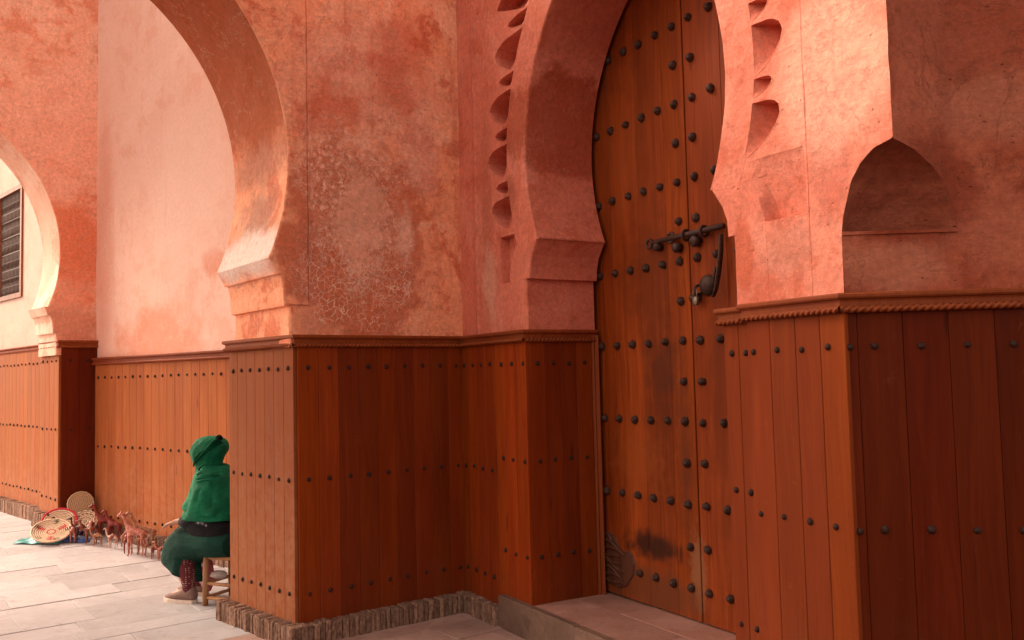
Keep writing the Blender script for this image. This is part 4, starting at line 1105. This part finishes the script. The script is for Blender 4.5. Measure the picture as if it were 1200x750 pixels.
# --- shawl over shoulders
def sfold(i, t, n):
    b = i/(n-1); return .020*math.sin(t*5+b*10)+.016*math.sin(t*9-b*17)+.010*math.sin(t*17+b*6)
sk = [(.072, 0, .940, (1, .10), .085, .080), (.055, 0, .900, (1, .1), .118, .125), (.040, 0, .845, (1, .1), .145, .180), (.040, 0, .780, (1, .08), .165, .212), (.048, 0, .70, (1, .06), .190, .228), (.055, 0, .63, (1, .03), .215, .236), (.058, 0, .585, (1, .02), .222, .238), (.055, 0, .578, (1, .02), .205, .225)]
sm = MB(); sm.add(*loft(interp_rings(sk, 44), 72, sfold, (True, False))); shw = wpart('shawl', sm, M_green)
# raised wrap folds running round the shawl
fd = MB()
for k in range(9):
    z0 = .60+.033*k; pts = [(.270-.018*k, .03, z0+.012*math.sin(k)), (.24-.016*k, .12, z0-.004), (.165-.010*k, .195-.006*k, z0+.010+.006*k), (.07-.005*k, .225-.006*k, z0+.025+.008*k), (-.05, .195-.004*k, z0+.045+.006*k)]
    fd.m = []; strand(pts, .0075, .8)
wpart('shawl_folds', fd, M_green, shw)
# --- black dress body and sleeves
bk_ = [(.03, 0, .46, (1, 0), .19, .19), (.06, 0, .52, (1, 0), .225, .205), (.085, 0, .585, (1, 0), .215, .21), (.06, 0, .70, (1, 0), .17, .19)]
bm = MB(); bm.add(*loft(interp_rings(bk_, 14), 40, lambda i, t, n: .02*math.sin(t*6+i*.8))); drs = wpart('black_dress', bm, M_black)
for s in (-1, 1):
    tm = MB(); tm.add(*tube([(.03, s*.11, .80), (.05, s*.14, .71), (.08, s*.165, .61), (.12, s*.17, .578), (.17, s*.162, .568), (.225, s*.153, .562)], [.055, .055, .052, .050, .044, .034], 14)); wpart('sleeve', tm, M_black, drs)
# --- skirt
def kfold(i, t, n):
    b = i/(n-1); return (.012+.05*b*b)*math.sin(t*6+.7+b*2.5)+.012*math.sin(t*11+b*7)
kk = [(-.14, 0, .41, (0, 1), .095, .18), (-.03, 0, .415, (0, 1), .112, .215), (.11, 0, .415, (.05, 1), .122, .210), (.21, 0, .405, (.25, 1), .138, .205), (.285, 0, .375, (.65, .78), .152, .190), (.312, 0, .310, (.86, .50), .165, .175), (.322, 0, .255, (.90, .43), .170, .165), (.322, 0, .215, (.90, .43), .172, .160)]
km = MB(); km.add(*loft(interp_rings(kk, 46), 64, kfold, (True, False))); skt = wpart('skirt', km, M_dgreen)
for s, ax_ in ((1, .21), (-1, .29)):
    lm = MB(); lm.add(*tube([(ax_+.05, s*.09, .34), (ax_+.02, s*.10, .22), (ax_+.005, s*.10, .13), (ax_, s*.10, .075)], [.062, .056, .046, .040], 14)); wpart('leggings', lm, M_dot)
    # shoe: upper lofted heel to toe, sole under it
    rings = [(-.055, .045, .030, .026), (-.045, .056, .043, .033), (-.01, .060, .050, .037), (.03, .056, .046, .038), (.08, .042, .033, .041), (.13, .033, .025, .042), (.175, .028, .018, .034), (.200, .022, .010, .018)]
    v = []; f = []; n_ = 14
    for x, cz, h, ry in rings:
        for k in range(n_):
            t = 2*PI*k/n_; v.append((ax_+x, s*.105+math.cos(t)*ry, .012+max(.0, cz+math.sin(t)*h)))
    for i in range(len(rings)-1):
        for k in range(n_): j_ = (k+1) % n_; f.append((i*n_+k, (i+1)*n_+k, (i+1)*n_+j_, i*n_+j_))
    f.append(tuple(range(n_))); f.append(tuple(range(len(rings)*n_-1, (len(rings)-1)*n_-1, -1)))
    shm = MB(); shm.add(v, f); so2 = wpart('shoe', shm, M_shoe)
    smb = MB(); ol = [(-.062, 0), (-.05, .032), (.0, .037), (.08, .044), (.15, .044), (.195, .030), (.210, 0), (.195, -.026), (.15, -.040), (.08, -.036), (.0, -.034), (-.05, -.03)]
    n_ = len(ol); smb.add([(ax_+x, s*.105+y, z+(.010 if x > .17 else 0)) for z in (.002, .030) for x, y in ol], [(i, (i+1) % n_, n_+(i+1) % n_, n_+i) for i in range(n_)]+[tuple(range(n_-1, -1, -1)), tuple(range(n_, 2*n_))])
    link('sole', mesh('sole', smb.v, smb.f, M_sole), so2)
RW = wl.rotation_euler[2]
def wl_world(x, y, z=0): c_, s_ = math.cos(RW), math.sin(RW); return (-2.02+c_*x-s_*y, 6.25+s_*x+c_*y, z)
# --- stool
M_stool = wood("stool_wood", (.34, .15, .06), (.42, .20, .085), (.20, .08, .03), .55, .08)
stl = empty('wooden_stool', wl_world(-.11, 0), 'low rustic wooden stool with round rungs under the seated woman', 'stool', rz=RW)
for x in (-.15, .155):
    for y in (-.13, .13):
        q = MB(); q.add(*tube([(x*1.02, y*1.02, 0), (x, y, .15), (x*.97, y*.97, .36)], [.019, .022, .021], 10)); link('leg', mesh('leg', q.v, q.f, M_stool, True), stl)
for z in (.055, .15):
    for a, b in (((-.15, .13), (.155, .13)), ((-.15, -.13), (.155, -.13)), ((.155, -.13), (.155, .13)), ((-.15, -.13), (-.15, .13))):
        q = MB(); q.add(*tube([(a[0], a[1], z), (b[0], b[1], z+.004)], .012, 8)); link('rung', mesh('rung', q.v, q.f, M_stool, True), stl)
q = MB(); q.add(*boxvf(-.165, .170, -.135, .135, .312, .335, .008)); link('seat', mesh('seat', q.v, q.f, M_stool), stl)
# --- bags
def bagmat(name, c1, c2, sc):
    n = NT(name); v = n.vor(n.obj, sc, 'F1', 1.0); col = n.mix(n.mr(v, .30, .42), c2, c1); return n.fin(col, .5, n.bump(v, .4, .01), .4)
def lump(name, c, r, mat, label, cat, seed):
    v = []; f = []; nu, nv = 20, 12
    for i in range(nv+1):
        a = PI*i/nv
        for k in range(nu):
            t = 2*PI*k/nu; p = Vector((math.sin(a)*math.cos(t), math.sin(a)*math.sin(t), math.cos(a)))
            g = 1+.30*mnoise.noise(p*1.7+Vector((seed, 0, 0)))+.10*mnoise.noise(p*5+Vector((0, seed, 0)))
            v.append((p.x*r[0]*g, p.y*r[1]*g, max(0, r[2]+p.z*r[2]*g)))
    for i in range(nv):
        for k in range(nu): j_ = (k+1) % nu; f.append((i*nu+k, i*nu+j_, (i+1)*nu+j_, (i+1)*nu+k))
    o = link(name, mesh(name, v, f, mat, True), None, c, RW); tag(o, label, cat); return o
lump('patterned_bag', wl_world(.055, .155, .505), (.075, .055, .045), bagmat("silver_flowered_cloth", (.012, .012, .016), (.30, .28, .32), 42), 'small dark bag with silvery pattern on the lap of the seated woman', 'bag', 2)
lump('fabric_bundle', wl_world(.17, -.02, .06), (.055, .05, .12), bagmat("pink_checked_cloth", (.50, .08, .14), (.75, .60, .60), 22), 'crumpled pink and white fabric bundle beside the stool leg under the skirt', 'bundle', 5)
lump('white_bag', wl_world(.02, .03, .165), (.055, .05, .028), plain("white_plastic", (.6, .5, .46), .5), 'small white bag resting on the stool rung below the seat', 'bag', 9)

# ================================================================== BASKETS, CLOTH
def basketmat(name, mode):
    n = NT(name); s_ = n.t.nodes.new('ShaderNodeSeparateXYZ'); n.l(n.obj, s_.inputs[0])
    rr = n.math('SQRT', n.math('ADD', n.math('POWER', s_.outputs[0], 2.), n.math('POWER', s_.outputs[1], 2.)))
    an = n.math('ARCTAN2', s_.outputs[1], s_.outputs[0])
    st = n.noise(n.obj, 90, 3); base = n.mix(n.mr(st, .35, .65), (.66, .50, .34), (.80, .66, .48))
    coil = n.math('FRACT', n.math('MULTIPLY', rr, 1/.017)); base = n.mix(n.mr(coil, .80, .95, 0, .75), base, (.25, .13, .07))
    if mode == 'motif':
        m1 = n.math('MULTIPLY', n.mr(n.math('SINE', n.math('ADD', n.math('MULTIPLY', an, 3), n.math('MULTIPLY', n.math('SINE', n.math('MULTIPLY', rr, 370)), .5))), .80, .88), n.math('MULTIPLY', n.mr(rr, .060, .064), n.mr(rr, .135, .140, 1, 0)))
        base = n.mix(m1, base, (.58, .07, .07))
        m2 = n.math('MULTIPLY', n.mr(n.math('SINE', n.math('ADD', n.math('ADD', n.math('MULTIPLY', an, 5), 1.2), n.math('MULTIPLY', n.math('SINE', n.math('MULTIPLY', rr, 370)), .7))), .86, .92), n.math('MULTIPLY', n.mr(rr, .105, .109), n.mr(rr, .155, .160, 1, 0)))
        base = n.mix(m2, base, (.06, .08, .04))
        ring = n.math('MULTIPLY', n.mr(rr, .026, .028), n.mr(rr, .038, .040, 1, 0)); base = n.mix(ring, base, (.60, .10, .09))
    rim = {'motif': (.176, (.25, .02, .035)), 'red': (.132, (.58, .03, .06)), 'tan': (9, (0, 0, 0)), 'dash': (9, (0, 0, 0))}[mode]
    seg = n.mr(n.math('SINE', n.math('MULTIPLY', an, 26)), -.2, .0)
    if mode == 'tan': base = n.mix(.65, base, (.40, .24, .11))
    if mode == 'red':
        m3 = n.mr(n.vor(n.obj, 14, 'F1'), .22, .26, 1, 0); base = n.mix(m3, base, (.07, .04, .03))
    if mode in ('dash',):
        m3 = n.math('MULTIPLY', n.mr(n.math('SINE', n.math('MULTIPLY', an, 14)), .3, .4), n.mr(n.math('SINE', n.math('MULTIPLY', rr, 180)), .2, .3)); base = n.mix(m3, base, (.18, .07, .05))
    base = n.mix(n.math('MULTIPLY', n.mr(rr, rim[0], rim[0]+.003), seg if mode == 'motif' else 1.), base, rim[1])
    return n.fin(base, .8, n.bump(n.math('ADD', st, 0), .4, .004), .2)
def basket(name, R, depth, mat, loc, rot, label, cat='basket', group='woven baskets'):
    prof = []; c = .0085; n_ = int(R/.017)
    mb_ = MB()
    for k in range(n_):
        r = (k+.5)*.017; z = depth*(r/R)**3; mb_.add(*torus(r, c*1.06, (0, 0, z), max(12, int(r*150)), 6))
    mb_.add(*lathe([(.001, .002), (.01, .004)], 10))
    o = link(name, mesh(name, mb_.v, mb_.f, mat, True), None, loc); o.rotation_euler = rot; tag(o, label, cat, group); return o
# rot: disc normal +z tilted towards the camera
def tiltrot(nx, ny, nz): return Vector((nx, ny, nz)).to_track_quat('Z', 'Y').to_euler()
basket('basket', .182, .03, basketmat("basket_motif", 'motif'), (-4.17, 8.12, .20), tiltrot(.20, -.44, .87), 'large shallow woven basket with dark edge and red motif, in front on the teal cloth')
basket('basket', .165, .03, basketmat("basket_red_rim", 'red'), (-4.18, 8.28, .265), tiltrot(.24, -.62, .74), 'shallow woven basket with bright red rim, behind the large patterned one')
basket('basket', .125, .008, basketmat("basket_tan", 'tan'), (-4.105, 8.53, .395), tiltrot(.35, -.90, .22), 'round flat tan woven tray leaning upright in the corner of planks')
basket('basket', .125, .02, basketmat("basket_dash", 'dash'), (-3.98, 8.36, .255), tiltrot(.22, -.66, .70), 'woven basket with dashed brown pattern below the round tan tray')
def crumple(name, c, rx, ry, mat, label, seed, h=.03):
    v = []; n_ = 22
    for i in range(n_):
        for k in range(n_):
            x = (i/(n_-1)-.5)*2; y = (k/(n_-1)-.5)*2; rr = math.hypot(x, y); q = mnoise.noise(Vector((x*2.2+seed, y*2.2, 0)))
            sx = 1+.22*mnoise.noise(Vector((math.atan2(y, x)*1.5, seed, 1)))
            X = c[0]+x*rx*sx; Y = c[1]+y*ry*sx
            v.append((X, Y, gh(X, Y)+.006+max(0, (h*(q+.55)))*(1-min(1, rr/1.35))))
    v = np.array(v); c0 = np.array([c[0], c[1], 0])
    o = link(name, mesh(name, v-c0, grid_faces(n_, n_), mat, True), None, tuple(c0)); tag(o, label, 'cloth'); return o
crumple('cloth', (-4.27, 8.12), .20, .09, plain("teal_plastic_cloth", (.05, .33, .33), .35, 0, .5, .2), 'crumpled teal cloth spread on the paving under the baskets', 1, .05)
crumple('cloth', (-4.02, 8.17), .17, .08, plain("blue_plastic_cloth", (.05, .12, .36), .35, 0, .5, .25), 'crumpled blue cloth on the paving between the baskets and toy animals', 4, .06)
lump('purple_cloth_bundle', (-4.05, 8.42, .12), (.05, .05, .10), plain("purple_cloth", (.10, .03, .14), .8), 'small purple cloth bundle wedged behind the baskets in the corner', 'bundle', 4)

# ================================================================== TOY ANIMALS
def animal(kind, h, mat_main, mat_alt=None):
    """leather toy camel/giraffe facing +x, total height h; one continuous skinned surface"""
    k = h/.30
    P = []; E_ = []; R = []
    def j(p, r, par=None):
        P.append(tuple(q*k for q in p)); R.append(r*k)
        if par is not None: E_.append((par, len(P)-1))
        return len(P)-1
    gir = kind == 'giraffe'
    bz = .165 if gir else .155
    chest = j((.045, 0, bz+.012), .027); mid = j((0, 0, bz+(.0 if gir else .014)), .026, chest); rump = j((-.05, 0, bz), .024, mid)
    if not gir:
        hump = j((-.004, 0, bz+.052), .013, mid)
    j((-.078, 0, bz-.02), .005, rump)
    for s in (-1, 1):
        a = j((.046, s*.016, bz-.035), .0125, chest); b = j((.048, s*.019, bz*.48), .0075, a); c_ = j((.046, s*.020, .018), .0055, b); j((.054, s*.020, .004), .007, c_)
        a = j((-.054, s*.016, bz-.035), .0145, rump); b = j((-.046, s*.019, bz*.62), .0085, a); b2 = j((-.060, s*.020, bz*.34), .0065, b); c_ = j((-.056, s*.020, .018), .0055, b2); j((-.048, s*.020, .004), .007, c_)
    if gir: nk = [(.064, .205, .016), (.084, .245, .0125), (.100, .278, .0115)]
    else: nk = [(.072, .165, .015), (.098, .190, .0115), (.108, .235, .0105), (.110, .268, .0115)]
    par = chest
    for x, z, r in nk: par = j((x, 0, z), r, par)
    hx, hz = nk[-1][0], nk[-1][1]
    hd = j((hx+.018, 0, hz+.006), .013, par); j((hx+.045, 0, hz-.006), .0085, hd)
    for s in (-1, 1): j((hx-.002, s*.016, hz+.021), .0035, par)
    if gir:
        for s in (-1, 1): j((hx+.008, s*.007, hz+.030), .003, hd)
    me = bpy.data.meshes.new('toy_animal'); me.from_pydata(P, E_, []); me.materials.append(mat_main)
    o = bpy.data.objects.new('tmp', me); COL.objects.link(o); o.modifiers.new('s', 'SKIN'); sd_ = me.skin_vertices[0].data
    for i, r in enumerate(R): sd_[i].radius = (r, r)
    sd_[0].use_root = True
    sb = o.modifiers.new('d', 'SUBSURF'); sb.levels = 1
    dg = bpy.context.evaluated_depsgraph_get(); m2 = bpy.data.meshes.new_from_object(o.evaluated_get(dg)); bpy.data.objects.remove(o)
    m2.polygons.foreach_set('use_smooth', [True]*len(m2.polygons)); m2.name = 'toy_'+kind
    if not m2.materials: m2.materials.append(mat_main)
    return m2
def spotmat(name, c1, c2, sc=45):
    n = NT(name); v = n.noise(n.obj, sc, 2); col = n.mix(n.mr(v, .47, .56), c1, c2); return n.fin(col, .6, None, .35)
T_pink = spotmat("rosy_leather", (.40, .115, .085), (.52, .24, .18)); T_red = plain("dark_red_leather", (.20, .020, .012), .5); T_brown = plain("brown_leather", (.20, .065, .035), .55)
T_dk = plain("very_dark_leather", (.07, .018, .014), .5); T_tan = spotmat("tan_leather", (.33, .13, .075), (.48, .27, .17)); T_white = spotmat("cream_leather", (.60, .44, .35), (.40, .16, .11), 30)
toys = [  # x, y, kind, height, heading, material, label
    (-3.98, 8.13, 'camel', .235, 110, T_pink, 'rosy leather toy camel standing nearest the baskets'),
    (-3.86, 8.22, 'camel', .255, 95, T_white, 'cream leather toy camel in front of the dashed basket'),
    (-3.90, 8.12, 'camel', .24, 185, T_dk, 'very dark brown toy camel in front of the cream one'),
    (-3.79, 8.07, 'camel', .235, 200, T_brown, 'brown leather toy camel beside the very dark one'),
    (-3.74, 8.25, 'giraffe', .32, 185, T_red, 'dark red toy giraffe behind the row, against the planks'),
    (-3.63, 8.18, 'giraffe', .28, 170, T_red, 'shorter dark red toy giraffe by the planks, right of the taller red one'),
    (-3.70, 8.00, 'camel', .17, 188, T_tan, 'low tan toy camel with head stretched to the left'),
    (-3.53, 7.92, 'camel', .185, 165, T_white, 'small cream toy camel right of the low tan one'),
    (-3.44, 7.98, 'camel', .19, 10, T_tan, 'small tan toy camel behind the small cream one'),
    (-3.34, 7.76, 'camel', .27, 115, T_red, 'upright dark red toy camel left of the tall giraffe'),
    (-3.21, 7.65, 'giraffe', .365, 172, T_pink, 'tallest rosy toy giraffe with pale horns near the woman'),
    (-3.17, 7.74, 'giraffe', .36, 196, T_tan, 'tall tan toy giraffe right behind the rosy one'),
    (-3.10, 7.64, 'camel', .17, 200, T_tan, 'small tan toy camel at the right of the giraffes'),
    (-3.01, 7.55, 'camel', .18, 170, T_brown, 'small brown toy camel nearest the skirt of the woman'),
    (-2.93, 7.50, 'camel', .17, 185, T_pink, 'small rosy toy camel at the far right end of the row'),
]
for x, y, kd, h, hd_, mt, lb in toys:
    o = link('toy_'+kd, animal(kd, h, mt), None, (x, y, gh(x, y)+.001), math.radians(hd_)); tag(o, lb, 'toy', 'leather toy animals lined up along the wall')
    hh = MB()
    k = h/.30
    if kd == 'camel':
        hh.add(*boxvf(-.030*k, .022*k, -.028*k, .028*k, .150*k, .190*k, .006*k)); link('saddle', mesh('saddle', hh.v, hh.f, random.choice([T_red, T_tan, T_dk])), o)
